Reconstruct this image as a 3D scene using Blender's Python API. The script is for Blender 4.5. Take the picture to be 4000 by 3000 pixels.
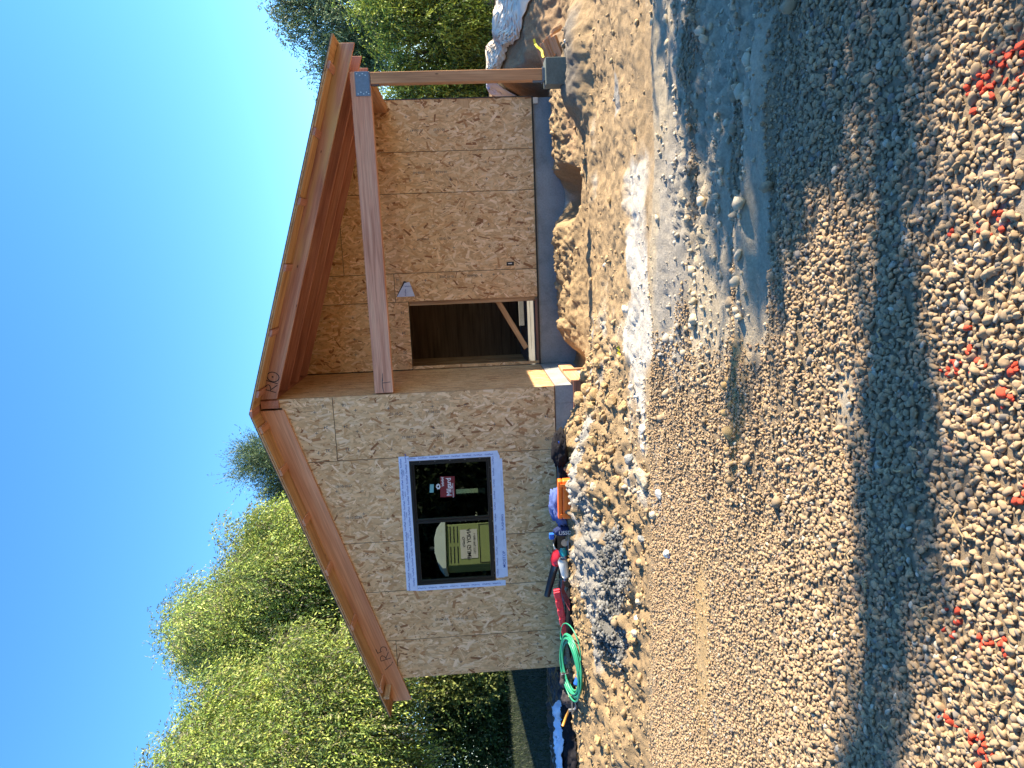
import bpy, math, random
import numpy as np
from mathutils import Vector, Matrix
from mathutils.geometry import tessellate_polygon
R = math.radians
random.seed(7); rng = np.random.default_rng(11)
for o in list(bpy.data.objects): bpy.data.objects.remove(o)
S = bpy.context.scene
C = S.collection
# ------------------------------------------------------------------ camera (phone held on its side: picture is rolled 90 degrees)
CAMP = Vector((1.86531, -9.47921, 1.14821))
right = Vector((0.98165586, 0.18427744, -0.04892447))
down = Vector((-0.03727482, -0.0661619, -0.99711243))
fwd = Vector((-0.18698226, 0.9806449, -0.0580793))
cd = bpy.data.cameras.new('camera'); cam = bpy.data.objects.new('camera', cd); C.objects.link(cam)
cam.matrix_world = Matrix(((down.x, right.x, -fwd.x, CAMP.x), (down.y, right.y, -fwd.y, CAMP.y), (down.z, right.z, -fwd.z, CAMP.z), (0, 0, 0, 1)))
cd.sensor_width = 36; cd.sensor_fit = 'HORIZONTAL'; cd.lens = 2729.9 / 4000 * 36
cd.clip_end = 2000; cd.clip_start = 0.05
S.camera = cam
S.render.resolution_x = 1024; S.render.resolution_y = 768
# ------------------------------------------------------------------ sky and sun
SAZ, SEL = R(3.5), R(25.4)          # azimuth measured from +X towards +Y
w = bpy.data.worlds.new('World'); S.world = w; w.use_nodes = True
nt = w.node_tree; nt.nodes.clear()
sky = nt.nodes.new('ShaderNodeTexSky'); sky.sky_type = 'NISHITA'; sky.sun_disc = False
sky.sun_elevation = SEL; sky.sun_rotation = math.pi / 2 - SAZ
sky.air_density = 1.0; sky.dust_density = 0.0; sky.ozone_density = 2.2; sky.altitude = 2200
hs = nt.nodes.new('ShaderNodeHueSaturation'); hs.inputs['Saturation'].default_value = 1.24
bg = nt.nodes.new('ShaderNodeBackground'); bg.inputs[1].default_value = 0.15
wo = nt.nodes.new('ShaderNodeOutputWorld')
nt.links.new(sky.outputs[0], hs.inputs['Color']); nt.links.new(hs.outputs[0], bg.inputs[0]); nt.links.new(bg.outputs[0], wo.inputs[0])
sl = bpy.data.lights.new('sun', 'SUN'); sl.energy = 5.0; sl.angle = R(0.53); sl.color = (1.0, 0.87, 0.66)
so = bpy.data.objects.new('sun', sl); C.objects.link(so)
sd = -Vector((math.cos(SAZ) * math.cos(SEL), math.sin(SAZ) * math.cos(SEL), math.sin(SEL)))
so.rotation_euler = sd.to_track_quat('-Z', 'Y').to_euler()
S.view_settings.view_transform = 'Standard'; S.view_settings.look = 'None'; S.view_settings.gamma = 1
S.view_settings.exposure = 1.74
S.render.engine = 'CYCLES'
try:
    S.cycles.max_bounces = 8; S.cycles.transparent_max_bounces = 8; S.cycles.diffuse_bounces = 4
    S.cycles.caustics_reflective = False; S.cycles.caustics_refractive = False
except Exception: pass
# ------------------------------------------------------------------ materials
def srgb(r, g, b):
    f = lambda c: ((c / 255 + 0.055) / 1.055) ** 2.4 if c > 10 else c / 255 / 12.92
    return (f(r), f(g), f(b), 1)
def newmat(name):
    m = bpy.data.materials.new(name); m.use_nodes = True
    n = m.node_tree; b = n.nodes['Principled BSDF']
    return m, n, b
def noise_to(n, scale, detail=4, rough=0.6, coord='Object', mapping=None):
    tc = n.nodes.new('ShaderNodeTexCoord'); mp = n.nodes.new('ShaderNodeMapping')
    if mapping: mp.inputs['Scale'].default_value = mapping
    nz = n.nodes.new('ShaderNodeTexNoise'); nz.inputs['Scale'].default_value = scale
    nz.inputs['Detail'].default_value = detail; nz.inputs['Roughness'].default_value = rough
    n.links.new(tc.outputs[coord], mp.inputs[0]); n.links.new(mp.outputs[0], nz.inputs['Vector'])
    return nz, mp
def ramp(n, src, stops):
    r = n.nodes.new('ShaderNodeValToRGB'); e = r.color_ramp.elements
    while len(e) < len(stops): e.new(0.5)
    for i, (p, c) in enumerate(stops): e[i].position = p; e[i].color = c
    n.links.new(src, r.inputs[0]); return r
def bump(n, b, src, strength, dist):
    bp = n.nodes.new('ShaderNodeBump'); bp.inputs['Strength'].default_value = strength; bp.inputs['Distance'].default_value = dist
    n.links.new(src, bp.inputs['Height']); n.links.new(bp.outputs[0], b.inputs['Normal']); return bp
def mixc(n, fac, a, b_, mode='MIX'):
    mx = n.nodes.new('ShaderNodeMix'); mx.data_type = 'RGBA'; mx.blend_type = mode
    if isinstance(fac, (int, float)): mx.inputs[0].default_value = fac
    else: n.links.new(fac, mx.inputs[0])
    for s, v in ((6, a), (7, b_)):
        if isinstance(v, tuple): mx.inputs[s].default_value = v
        else: n.links.new(v, mx.inputs[s])
    return mx.outputs[2]
def plain(name, col, rough=0.6, var=0.18, scale=6, bmp=0.15, metal=0, spec=0.5):
    m, n, b = newmat(name)
    nz, _ = noise_to(n, scale, 5)
    d = tuple(c * (1 - var) for c in col[:3]) + (1,); l = tuple(min(1, c * (1 + var)) for c in col[:3]) + (1,)
    r = ramp(n, nz.outputs[0], [(0.3, d), (0.7, l)]); n.links.new(r.outputs[0], b.inputs['Base Color'])
    b.inputs['Roughness'].default_value = rough; b.inputs['Metallic'].default_value = metal
    b.inputs['Specular IOR Level'].default_value = spec
    if bmp: bump(n, b, nz.outputs[0], bmp, 0.01)
    return m
def wood(name, dark, mid, light, sc=1.0, streak=None, knots=True):
    m, n, b = newmat(name)
    tc = n.nodes.new('ShaderNodeTexCoord')
    info = n.nodes.new('ShaderNodeObjectInfo')
    add = n.nodes.new('ShaderNodeVectorMath'); add.operation = 'ADD'
    cx = n.nodes.new('ShaderNodeCombineXYZ')
    mul = n.nodes.new('ShaderNodeMath'); mul.operation = 'MULTIPLY'; mul.inputs[1].default_value = 37.0
    n.links.new(info.outputs['Random'], mul.inputs[0]); n.links.new(mul.outputs[0], cx.inputs[0]); n.links.new(mul.outputs[0], cx.inputs[1])
    n.links.new(tc.outputs['Object'], add.inputs[0]); n.links.new(cx.outputs[0], add.inputs[1])
    def nz(scale, mp, det=5):
        m_ = n.nodes.new('ShaderNodeMapping'); m_.inputs['Scale'].default_value = mp
        t = n.nodes.new('ShaderNodeTexNoise'); t.inputs['Scale'].default_value = scale; t.inputs['Detail'].default_value = det
        t.inputs['Distortion'].default_value = 0.6
        n.links.new(add.outputs[0], m_.inputs[0]); n.links.new(m_.outputs[0], t.inputs['Vector']); return t
    a = nz(9 * sc, (0.10, 1, 1.6)); c = nz(60 * sc, (0.035, 1, 1.2), 3); d = nz(1.2, (0.5, 1, 3), 2)
    r1 = ramp(n, a.outputs[0], [(0.30, dark), (0.5, mid), (0.72, light)])
    r2 = ramp(n, c.outputs[0], [(0.35, (0.72, 0.68, 0.65, 1)), (0.6, (1, 1, 1, 1))])
    col = mixc(n, 0.8, r1.outputs[0], r2.outputs[0], 'MULTIPLY')
    if streak:
        r3 = ramp(n, d.outputs[0], [(0.54, (0, 0, 0, 1)), (0.66, (1, 1, 1, 1))])
        col = mixc(n, r3.outputs[0], col, streak)
    if knots:
        m_ = n.nodes.new('ShaderNodeMapping'); m_.inputs['Scale'].default_value = (1.7, 4, 4)
        v = n.nodes.new('ShaderNodeTexVoronoi'); v.inputs['Scale'].default_value = 1.5
        n.links.new(add.outputs[0], m_.inputs[0]); n.links.new(m_.outputs[0], v.inputs['Vector'])
        r4 = ramp(n, v.outputs['Distance'], [(0.035, (1, 1, 1, 1)), (0.075, (0, 0, 0, 1))])
        col = mixc(n, r4.outputs[0], col, tuple(x * 0.35 for x in dark[:3]) + (1,))
    n.links.new(col, b.inputs['Base Color']); b.inputs['Roughness'].default_value = 0.62
    b.inputs['Specular IOR Level'].default_value = 0.3
    bump(n, b, c.outputs[0], 0.25, 0.003)
    return m
def attrmat(name, rough=0.9, gain=1.0, bsc=60, bst=0.3, bd=0.01, nvar=0.35, nsc=25, spec=0.3, mp=None, trans=0):
    m, n, b = newmat(name)
    at = n.nodes.new('ShaderNodeAttribute'); at.attribute_name = 'Col'
    nz, _ = noise_to(n, nsc, 6, 0.7, mapping=mp)
    lo = 1 - nvar; r = ramp(n, nz.outputs[0], [(0.3, (lo, lo, lo, 1)), (0.7, (1, 1, 1, 1))])
    col = mixc(n, 1.0, at.outputs['Color'], r.outputs[0], 'MULTIPLY')
    n.links.new(col, b.inputs['Base Color']); b.inputs['Roughness'].default_value = rough
    b.inputs['Specular IOR Level'].default_value = spec
    if bst:
        n2, _ = noise_to(n, bsc, 6, 0.75); bump(n, b, n2.outputs[0], bst, bd)
    if trans:
        tr = n.nodes.new('ShaderNodeBsdfTranslucent'); n.links.new(at.outputs['Color'], tr.inputs[0])
        ms = n.nodes.new('ShaderNodeMixShader'); ms.inputs[0].default_value = trans
        out = [x for x in n.nodes if x.type == 'OUTPUT_MATERIAL'][0]
        n.links.new(b.outputs[0], ms.inputs[1]); n.links.new(tr.outputs[0], ms.inputs[2]); n.links.new(ms.outputs[0], out.inputs[0])
    return m
M = {}
M['osb'] = attrmat('osb_strands', 0.75, nsc=14, nvar=0.22, bsc=90, bst=0.1, bd=0.003, mp=(1, 1, 0.25))
M['ground'] = attrmat('ground_soil', 0.95, nsc=38, nvar=0.38, bsc=55, bst=0.75, bd=0.02)
M['stone'] = attrmat('crushed_stone', 0.9, nsc=50, nvar=0.25, bsc=120, bst=0.3, bd=0.004)
M['leaf'] = attrmat('leaf', 0.55, nvar=0.0, bst=0, spec=0.35, trans=0.26)
M['tarp_black'] = plain('black_plastic_sheet', (0.018, 0.02, 0.026, 1), 0.34, 0.3, 4, 0.3)
M['fir'] = wood('red_fir', (0.36, 0.165, 0.11, 1), (0.52, 0.26, 0.18, 1), (0.60, 0.35, 0.23, 1), 1.0, (0.56, 0.36, 0.17, 1))
M['fir_red'] = wood('stained_fir', (0.54, 0.235, 0.125, 1), (0.66, 0.315, 0.17, 1), (0.74, 0.39, 0.23, 1), 0.8, knots=False)
M['fir_beam'] = wood('pink_fir', (0.46, 0.20, 0.12, 1), (0.63, 0.31, 0.195, 1), (0.72, 0.41, 0.26, 1), 1.1)
M['fir_dark'] = wood('dark_fir', (0.38, 0.16, 0.11, 1), (0.50, 0.22, 0.15, 1), (0.56, 0.28, 0.19, 1), 1.0)
M['fir_post'] = wood('post_fir', (0.40, 0.19, 0.085, 1), (0.53, 0.26, 0.12, 1), (0.60, 0.32, 0.155, 1), 1.0)
M['pine'] = wood('pale_pine', (0.40, 0.20, 0.09, 1), (0.58, 0.33, 0.15, 1), (0.68, 0.42, 0.21, 1), 1.1)
M['stud'] = wood('stud_pine', (0.35, 0.20, 0.10, 1), (0.55, 0.33, 0.17, 1), (0.65, 0.43, 0.24, 1), 1.0)
M['form'] = wood('form_board', (0.17, 0.07, 0.04, 1), (0.28, 0.13, 0.08, 1), (0.34, 0.17, 0.11, 1), 1.2)
M['offcut'] = wood('offcut_fir', (0.42, 0.20, 0.09, 1), (0.58, 0.33, 0.17, 1), (0.66, 0.42, 0.24, 1), 2.0, knots=False)
M['dark'] = plain('building_paper', (0.012, 0.011, 0.010, 1), 0.85)
M['ink'] = plain('ink', (0.016, 0.014, 0.02, 1), 0.8, bmp=0)
M['stamp'] = plain('stamp_ink', (0.10, 0.085, 0.075, 1), 0.85, bmp=0)
M['steel'] = plain('galvanised_steel', (0.13, 0.17, 0.22, 1), 0.45, 0.12, 30, 0.1, 0.5)
M['bolt'] = plain('bolt_zinc', (0.45, 0.46, 0.48, 1), 0.35, metal=0.8)
M['roofpaper'] = plain('roof_paper', (0.07, 0.065, 0.06, 1), 0.9)
M['bronze'] = plain('bronze_frame', (0.006, 0.005, 0.005, 1), 0.4, bmp=0)
M['tape'] = plain('flashing_tape', (0.58, 0.66, 0.84, 1), 0.45, 0.08, 12, 0.12)
M['tapeink'] = plain('tape_ink', (0.03, 0.08, 0.35, 1), 0.6, bmp=0)
M['sticker'] = plain('red_sticker', (0.17, 0.010, 0.014, 1), 0.5, 0.08, bmp=0)
M['white'] = plain('white_ink', (0.75, 0.72, 0.70, 1), 0.5, 0.05, bmp=0)
M['mint'] = plain('mint_note', (0.16, 0.36, 0.34, 1), 0.6, 0.05, bmp=0)
M['pipe'] = plain('bare_pipe', (0.15, 0.13, 0.12, 1), 0.5)
def concrete(name, col, dark=0.55):
    m, n, b = newmat(name)
    a, _ = noise_to(n, 3.0, 6, 0.65); c, _ = noise_to(n, 40, 4)
    r1 = ramp(n, a.outputs[0], [(0.32, tuple(x * dark for x in col) + (1,)), (0.5, tuple(col) + (1,)), (0.72, tuple(min(1, x * 1.18) for x in col) + (1,))])
    r2 = ramp(n, c.outputs[0], [(0.3, (0.8, 0.8, 0.8, 1)), (0.6, (1, 1, 1, 1))])
    n.links.new(mixc(n, 1.0, r1.outputs[0], r2.outputs[0], 'MULTIPLY'), b.inputs['Base Color'])
    b.inputs['Roughness'].default_value = 0.85; bump(n, b, c.outputs[0], 0.3, 0.005)
    return m
M['concrete'] = concrete('stem_wall_concrete', (0.26, 0.26, 0.255), 0.72)
M['pier'] = concrete('pier_concrete', (0.125, 0.15, 0.135), 0.7)
def glass():
    m, n, b = newmat('window_glass'); n.nodes.remove(b)
    tr = n.nodes.new('ShaderNodeBsdfTransparent'); tr.inputs[0].default_value = (0.16, 0.19, 0.17, 1)
    gl = n.nodes.new('ShaderNodeBsdfGlossy'); gl.inputs['Roughness'].default_value = 0.0; gl.inputs[0].default_value = (0.9, 1, 0.92, 1)
    fr = n.nodes.new('ShaderNodeFresnel'); fr.inputs[0].default_value = 1.9
    mx = n.nodes.new('ShaderNodeMixShader'); out = [x for x in n.nodes if x.type == 'OUTPUT_MATERIAL'][0]
    n.links.new(fr.outputs[0], mx.inputs[0]); n.links.new(tr.outputs[0], mx.inputs[1]); n.links.new(gl.outputs[0], mx.inputs[2]); n.links.new(mx.outputs[0], out.inputs[0])
    return m
M['glass'] = glass()
# ------------------------------------------------------------------ object helpers
WM = {}
def tag(o, label=None, cat=None, group=None, kind=None):
    if label: o['label'] = label
    if cat: o['category'] = cat
    if group: o['group'] = group
    if kind: o['kind'] = kind
    return o
def thing(name, label, cat, loc=(0, 0, 0), rot=(0, 0, 0), group=None):
    o = bpy.data.objects.new(name, None); C.objects.link(o); o.empty_display_size = 0.1
    o.location = loc; o.rotation_euler = rot
    WM[o] = Matrix.LocRotScale(Vector(loc), __import__('mathutils').Euler(rot), None)
    return tag(o, label, cat, group)
def link_mesh(name, me, parent, frame=None, inherit=False):
    o = bpy.data.objects.new(name, me); C.objects.link(o)
    fm = frame or Matrix.Identity(4)
    if parent is not None:
        o.parent = parent
        pm = WM[parent]
        if inherit: wm = pm @ fm
        else: wm = fm
        o.matrix_parent_inverse = Matrix.Identity(4)
        loc = pm.inverted() @ wm
        o.matrix_basis = loc; WM[o] = wm
    else:
        o.matrix_basis = fm; WM[o] = fm
    return o
class MB:
    """collects shapes, builds ONE mesh; verts in world space, or in the parent's space with local=True"""
    def __init__(s): s.v = []; s.f = []; s.c = []
    def add(s, vs, fs, col=None):
        b = len(s.v); s.v += [tuple(p) for p in vs]; s.f += [tuple(i + b for i in f) for f in fs]
        s.c += [col or (1, 1, 1)] * len(fs); return s
    def box(s, a, b, col=None):
        x0, x1 = sorted((a[0], b[0])); y0, y1 = sorted((a[1], b[1])); z0, z1 = sorted((a[2], b[2]))
        return s.add([(x0, y0, z0), (x1, y0, z0), (x1, y1, z0), (x0, y1, z0), (x0, y0, z1), (x1, y0, z1), (x1, y1, z1), (x0, y1, z1)],
                     [(0, 3, 2, 1), (4, 5, 6, 7), (0, 1, 5, 4), (1, 2, 6, 5), (2, 3, 7, 6), (3, 0, 4, 7)], col)
    def prism(s, poly, d, col=None):
        """poly: list of 3D points (convex or not), extruded by vector d"""
        n = len(poly); P = [Vector(p) for p in poly]; Q = [p + Vector(d) for p in P]
        nrm = Vector((0, 0, 0))
        for i in range(n): nrm += P[i].cross(P[(i + 1) % n])
        sides = [(i, i + n, (i + 1) % n + n, (i + 1) % n) for i in range(n)]
        top = tuple(range(n)); bot = tuple(range(2 * n - 1, n - 1, -1))
        fs = [top, bot] + sides
        if nrm.dot(Vector(d)) > 0: fs = [tuple(reversed(f)) for f in fs]
        return s.add(P + Q, fs, col)
    def tube(s, pts, rad, n=8, cap=True, col=None):
        pts = [Vector(p) for p in pts]; m = len(pts)
        if isinstance(rad, (int, float)): rad = [rad] * m
        vs = []; up = Vector((0.13, 0.21, 0.97)).normalized()
        for i, p in enumerate(pts):
            t = (pts[min(i + 1, m - 1)] - pts[max(i - 1, 0)]).normalized()
            a = t.cross(up)
            if a.length < 1e-3: a = t.cross(Vector((1, 0, 0)))
            a.normalize(); b = t.cross(a).normalized()
            for k in range(n):
                th = 2 * math.pi * k / n; vs.append(p + (a * math.cos(th) + b * math.sin(th)) * rad[i])
        fs = []
        for i in range(m - 1):
            for k in range(n):
                k2 = (k + 1) % n; fs.append((i * n + k, i * n + k2, (i + 1) * n + k2, (i + 1) * n + k))
        if cap: fs.append(tuple(range(n))); fs.append(tuple((m - 1) * n + k for k in reversed(range(n))))
        return s.add(vs, fs, col)
    def build(s, name, mat, parent=None, frame=None, smooth=False, bevel=0, inherit=False, kind=None):
        me = bpy.data.meshes.new(name)
        vs = s.v
        if frame is not None and not inherit:
            inv = frame.inverted(); vs = [tuple(inv @ Vector(p)) for p in s.v]
        elif frame is None and parent is not None and not inherit:
            frame = Matrix.Translation(WM[parent].to_translation()); inv = frame.inverted(); vs = [tuple(inv @ Vector(p)) for p in s.v]
        me.from_pydata(vs, [], s.f); me.update()
        if any(c != (1, 1, 1) for c in s.c):
            at = me.color_attributes.new('Col', 'FLOAT_COLOR', 'CORNER')
            a = np.ones((len(me.loops), 4), np.float32); k = 0
            for f, c in zip(s.f, s.c): a[k:k + len(f), :3] = c; k += len(f)
            at.data.foreach_set('color', a.ravel())
        me.materials.append(mat)
        if smooth:
            for p in me.polygons: p.use_smooth = True
        o = link_mesh(name, me, parent, frame, inherit)
        if bevel:
            bm = o.modifiers.new('bevel', 'BEVEL'); bm.width = bevel; bm.segments = 2; bm.limit_method = 'ANGLE'
        if kind: o['kind'] = kind
        return o
def npmesh(name, v, f, mat, parent=None, col=None, smooth=False, frame=None):
    """fast build from arrays; f is (n,k) all same k; col per vertex"""
    me = bpy.data.meshes.new(name); v = np.asarray(v, np.float32); f = np.asarray(f, np.int32)
    me.vertices.add(len(v)); me.vertices.foreach_set('co', v.ravel())
    k = f.shape[1]; me.loops.add(f.size); me.loops.foreach_set('vertex_index', f.ravel())
    me.polygons.add(len(f)); me.polygons.foreach_set('loop_start', np.arange(0, f.size, k, dtype=np.int32))
    me.polygons.foreach_set('loop_total', np.full(len(f), k, np.int32))
    if smooth: me.polygons.foreach_set('use_smooth', np.ones(len(f), bool))
    me.update(calc_edges=True)
    if col is not None:
        at = me.color_attributes.new('Col', 'FLOAT_COLOR', 'POINT')
        a = np.ones((len(v), 4), np.float32); a[:, :3] = col; at.data.foreach_set('color', a.ravel())
    me.materials.append(mat)
    return link_mesh(name, me, parent, frame)
def frame_along(a, b, upv=(0, 0, 1)):
    a = Vector(a); b = Vector(b); x = (b - a).normalized(); y = Vector(upv).cross(x)
    if y.length < 0.05: y = Vector((0, 1, 0)).cross(x)
    y.normalize(); z = x.cross(y)
    return Matrix(((x.x, y.x, z.x, a.x), (x.y, y.y, z.y, a.y), (x.z, y.z, z.z, a.z), (0, 0, 0, 1)))
def beam(name, a, b, wy, hz, mat, parent, bevel=0.003, upv=(0, 0, 1), smooth=False):
    """bar from a to b; wy = width across, hz = height"""
    fr = frame_along(a, b, upv); L = (Vector(b) - Vector(a)).length
    m = MB().box((0, -wy / 2, -hz / 2), (L, wy / 2, hz / 2))
    m.v = [tuple(fr @ Vector(p)) for p in m.v]
    return m.build(name, mat, parent, fr, bevel=bevel)
def text_geo(txt, size, extr=0.0):
    cu = bpy.data.curves.new('t', 'FONT'); cu.body = txt; cu.size = size; cu.align_x = 'CENTER'; cu.align_y = 'CENTER'; cu.extrude = extr
    cu.resolution_u = 3; cu.offset = size * 0.012 if size < 0.12 else size * 0.02
    ob = bpy.data.objects.new('t', cu); C.objects.link(ob)
    dg = bpy.context.evaluated_depsgraph_get(); me = bpy.data.meshes.new_from_object(ob.evaluated_get(dg))
    v = [x.co.copy() for x in me.vertices]; f = [tuple(p.vertices) for p in me.polygons]
    bpy.data.objects.remove(ob); bpy.data.curves.remove(cu); bpy.data.meshes.remove(me)
    return v, f
TG = {}
def put_text(mb, txt, size, org, ax, ay, stretch=1.0):
    if (txt, size) not in TG: TG[(txt, size)] = text_geo(txt, size)
    v, f = TG[(txt, size)]; org = Vector(org); ax = Vector(ax); ay = Vector(ay)
    mb.add([org + ax * p.x * stretch + ay * p.y for p in v], f); return mb
def stroke(mb, pts, wd, org, ax, ay, d=(0, -0.002, 0)):
    """hand drawn line as thin flat ribbon"""
    org = Vector(org); ax = Vector(ax); ay = Vector(ay); P = [Vector((p[0], p[1])) for p in pts]
    for i in range(len(P) - 1):
        t = (P[i + 1] - P[i]); L = t.length; t.normalize(); n = Vector((-t.y, t.x)) * wd / 2; e = t * wd * 0.3
        q = [P[i] - n - e, P[i + 1] - n + e, P[i + 1] + n + e, P[i] + n - e]
        off = Vector(d) * (1 + 0.1 * (i % 7))
        mb.add([org + ax * c.x + ay * c.y + off for c in q], [(0, 1, 2, 3)])
class Many:
    """same interface as MB, but every shape added becomes an object of its own under the same name"""
    def __init__(s): s.items = []
    def _n(s): m = MB(); s.items.append(m); return m
    def add(s, *a, **k): s._n().add(*a, **k); return s
    def tube(s, *a, **k): s._n().tube(*a, **k); return s
    def box(s, *a, **k): s._n().box(*a, **k); return s
    def prism(s, *a, **k): s._n().prism(*a, **k); return s
    def build(s, name, *a, **k): return [m.build(name, *a, **k) for m in s.items]
# ------------------------------------------------------------------ noise and terrain
_T = np.random.default_rng(5).random((256, 256))
def vnoise(x, y):
    xi = np.floor(x).astype(int); yi = np.floor(y).astype(int); fx = x - xi; fy = y - yi
    fx = fx * fx * (3 - 2 * fx); fy = fy * fy * (3 - 2 * fy)
    a = _T[xi & 255, yi & 255]; b = _T[(xi + 1) & 255, yi & 255]; c = _T[xi & 255, (yi + 1) & 255]; d = _T[(xi + 1) & 255, (yi + 1) & 255]
    return (a * (1 - fx) + b * fx) * (1 - fy) + (c * (1 - fx) + d * fx) * fy
def fbm(x, y, o=4):
    s = 0; a = 0.5; t = 0
    for i in range(o):
        s = s + a * vnoise(x * 2 ** i + 17.3 * i, y * 2 ** i + 9.1 * i); t += a; a *= 0.5
    return s / t - 0.5
def ss(a, b, x):
    t = np.clip((x - a) / (b - a), 0, 1); return t * t * (3 - 2 * t)
def gs(x, y, cx, cy, rx, ry): return np.exp(-((x - cx) / rx) ** 2 - ((y - cy) / ry) ** 2)
def gravel_mask(x, y):
    n = fbm(x * 1.3, y * 1.3, 4); n2 = fbm(x * 0.9 + 40, y * 5 + 3, 3)
    left = ss(-3.2, -3.45, y + n * 0.25) * ss(1.15, 0.45, x + n * 1.6 - 0.22 * (-3.4 - y))
    near = ss(-5.55, -5.85, y + n * 0.9)
    strip = ss(0.05, 0.17, n2) * ss(-3.9, -4.2, y) * 0.8
    clear = 1 - 0.85 * ss(0.55, 0.85, gs(x, y, 1.15, -6.55, 0.28, 0.16)) - 0.9 * ss(0.4, 0.8, gs(x, y, -1.15, -4.75, 0.9, 0.22) + n * 0.3)
    return np.clip(np.maximum(np.maximum(left, near), strip), 0, 1) * np.clip(clear, 0, 1)
def dirt_mask(x, y):
    return ss(-3.5, -3.1, y + fbm(x * 1.5, y * 1.5) * 0.3)
def H(x, y):
    x = np.asarray(x, float); y = np.asarray(y, float)
    n = fbm(x * 1.1, y * 1.1, 4); nf = fbm(x * 7, y * 7, 3); nff = fbm(x * 22, y * 22, 3)
    z = -0.5 + n * 0.05
    wl = ss(0.3, -1.0, x); prof = ss(-3.3, -0.75, y + fbm(x * 2, y * 2) * 0.5)
    z = z + wl * prof * 0.43
    dm = dirt_mask(x, y)
    rough_left = wl * ss(-3.4, -3.0, y) * ss(0.6, -0.1, y)
    z = z + rough_left * (nf * 0.12 + nff * 0.06)
    z = z + (1 - rough_left) * nff * 0.012
    # lumpy spoil by the house corner
    lump = gs(x, y, 0.1, -1.3, 0.75, 1.15) + 0.9 * gs(x, y, -1.2, -1.5, 0.7, 0.6) + 0.8 * gs(x, y, -2.2, -2.3, 0.8, 0.55)
    z = z + lump * (0.09 + nf * 0.16 + nff * 0.07)
    z = z + 0.17 * gs(x, y, -3.6, -2.6, 0.5, 0.35)
    # right: soil heaped against the stem wall with a ditch
    rx = ss(0.15, 0.7, x) * ss(4.6, 4.2, x)
    heap = rx * ss(0.35, 1.25, y + 0.2 * fbm(x * 2, y)) * (0.22 + nf * 0.10 + nff * 0.07) * ss(2.05, 1.55, y)
    hole = gs(x, y, 2.66, 1.15, 0.42, 0.75)
    z = z + heap * (1 - 0.9 * ss(0.3, 0.7, hole)) - ss(0.25, 0.75, hole) * 0.36
    z = z - rx * ss(2.3, 1.8, x) * 0.07 * ss(-0.25, 0.1, fbm(x * 1.6, 7 + 0 * y, 3)) * np.exp(-((y - 0.33 - 0.5 * fbm(x * 1.2, 3 + 0 * y)) / 0.07) ** 2)
    z = z + ss(0.2, 0.8, x) * ss(-3.4, -2.6, y) * ss(1.9, 1.2, y) * (fbm(x * 2.2, y * 3.2, 4) * 0.12 + nf * 0.05 + nff * 0.03)
    z = z + 0.27 * ss(0.15, 0.75, gs(x, y, 4.22, 0.05, 0.75, 0.55)) + 0.04 * nf * gs(x, y, 4.2, 0, 1, .6)
    # ditch by the return wall
    z = z - 0.13 * ss(0.45, 0.15, x) * ss(-0.05, 0.02, x) * ss(0.15, 0.5, y) * ss(2.6, 1.9, y)
    # bank on the right
    bank = ss(4.22, 4.75, x + 0.3 * fbm(y * 1.5, x)) * ss(0.75, 2.9, y + 0.5 * n + 0.15 * nf)
    z = z + bank * (0.98 - 0.22 * ss(5, 7, x))
    # small ridges running across the yard
    yr = ss(-0.3, 0.4, x) * ss(-3.0, -3.3, y) * ss(-6.6, -5.8, y)
    z = z + yr * 0.022 * np.sin(y * 9 + 2.2 * fbm(x * 0.8, y * 0.8) * 4) + yr * fbm(x * 1.5, y * 9, 4) * 0.085 + yr * nff * 0.012
    z = z - 0.04 * ss(0, 1, x) * np.exp(-((y + 2.95 + 0.1 * n) / 0.08) ** 2) * ss(2.2, 3.2, x)
    # tyre tread prints
    u_ = (x - 2.9) * 0.55 + (y + 4.75) * 0.83; v_ = (x - 2.9) * 0.83 - (y + 4.75) * 0.55
    tr = ss(1.3, 1.0, np.abs(v_)) * ss(0.62, 0.5, np.abs(u_))
    z = z + tr * 0.016 * np.sign(np.sin(u_ * 2 * math.pi / 0.17)) * (0.6 + 0.4 * np.sign(np.sin(v_ * 2 * math.pi / 0.11)))
    # land rises gently behind on the left
    z = z + ss(-4.35, -4.9, x) * ss(1.6, 9, y) * 0.62
    far = ss(10, 30, np.hypot(x, y)); z = z * (1 - far) + far * 0.15
    return z
def hz(x, y): return float(H(x, y))
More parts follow.
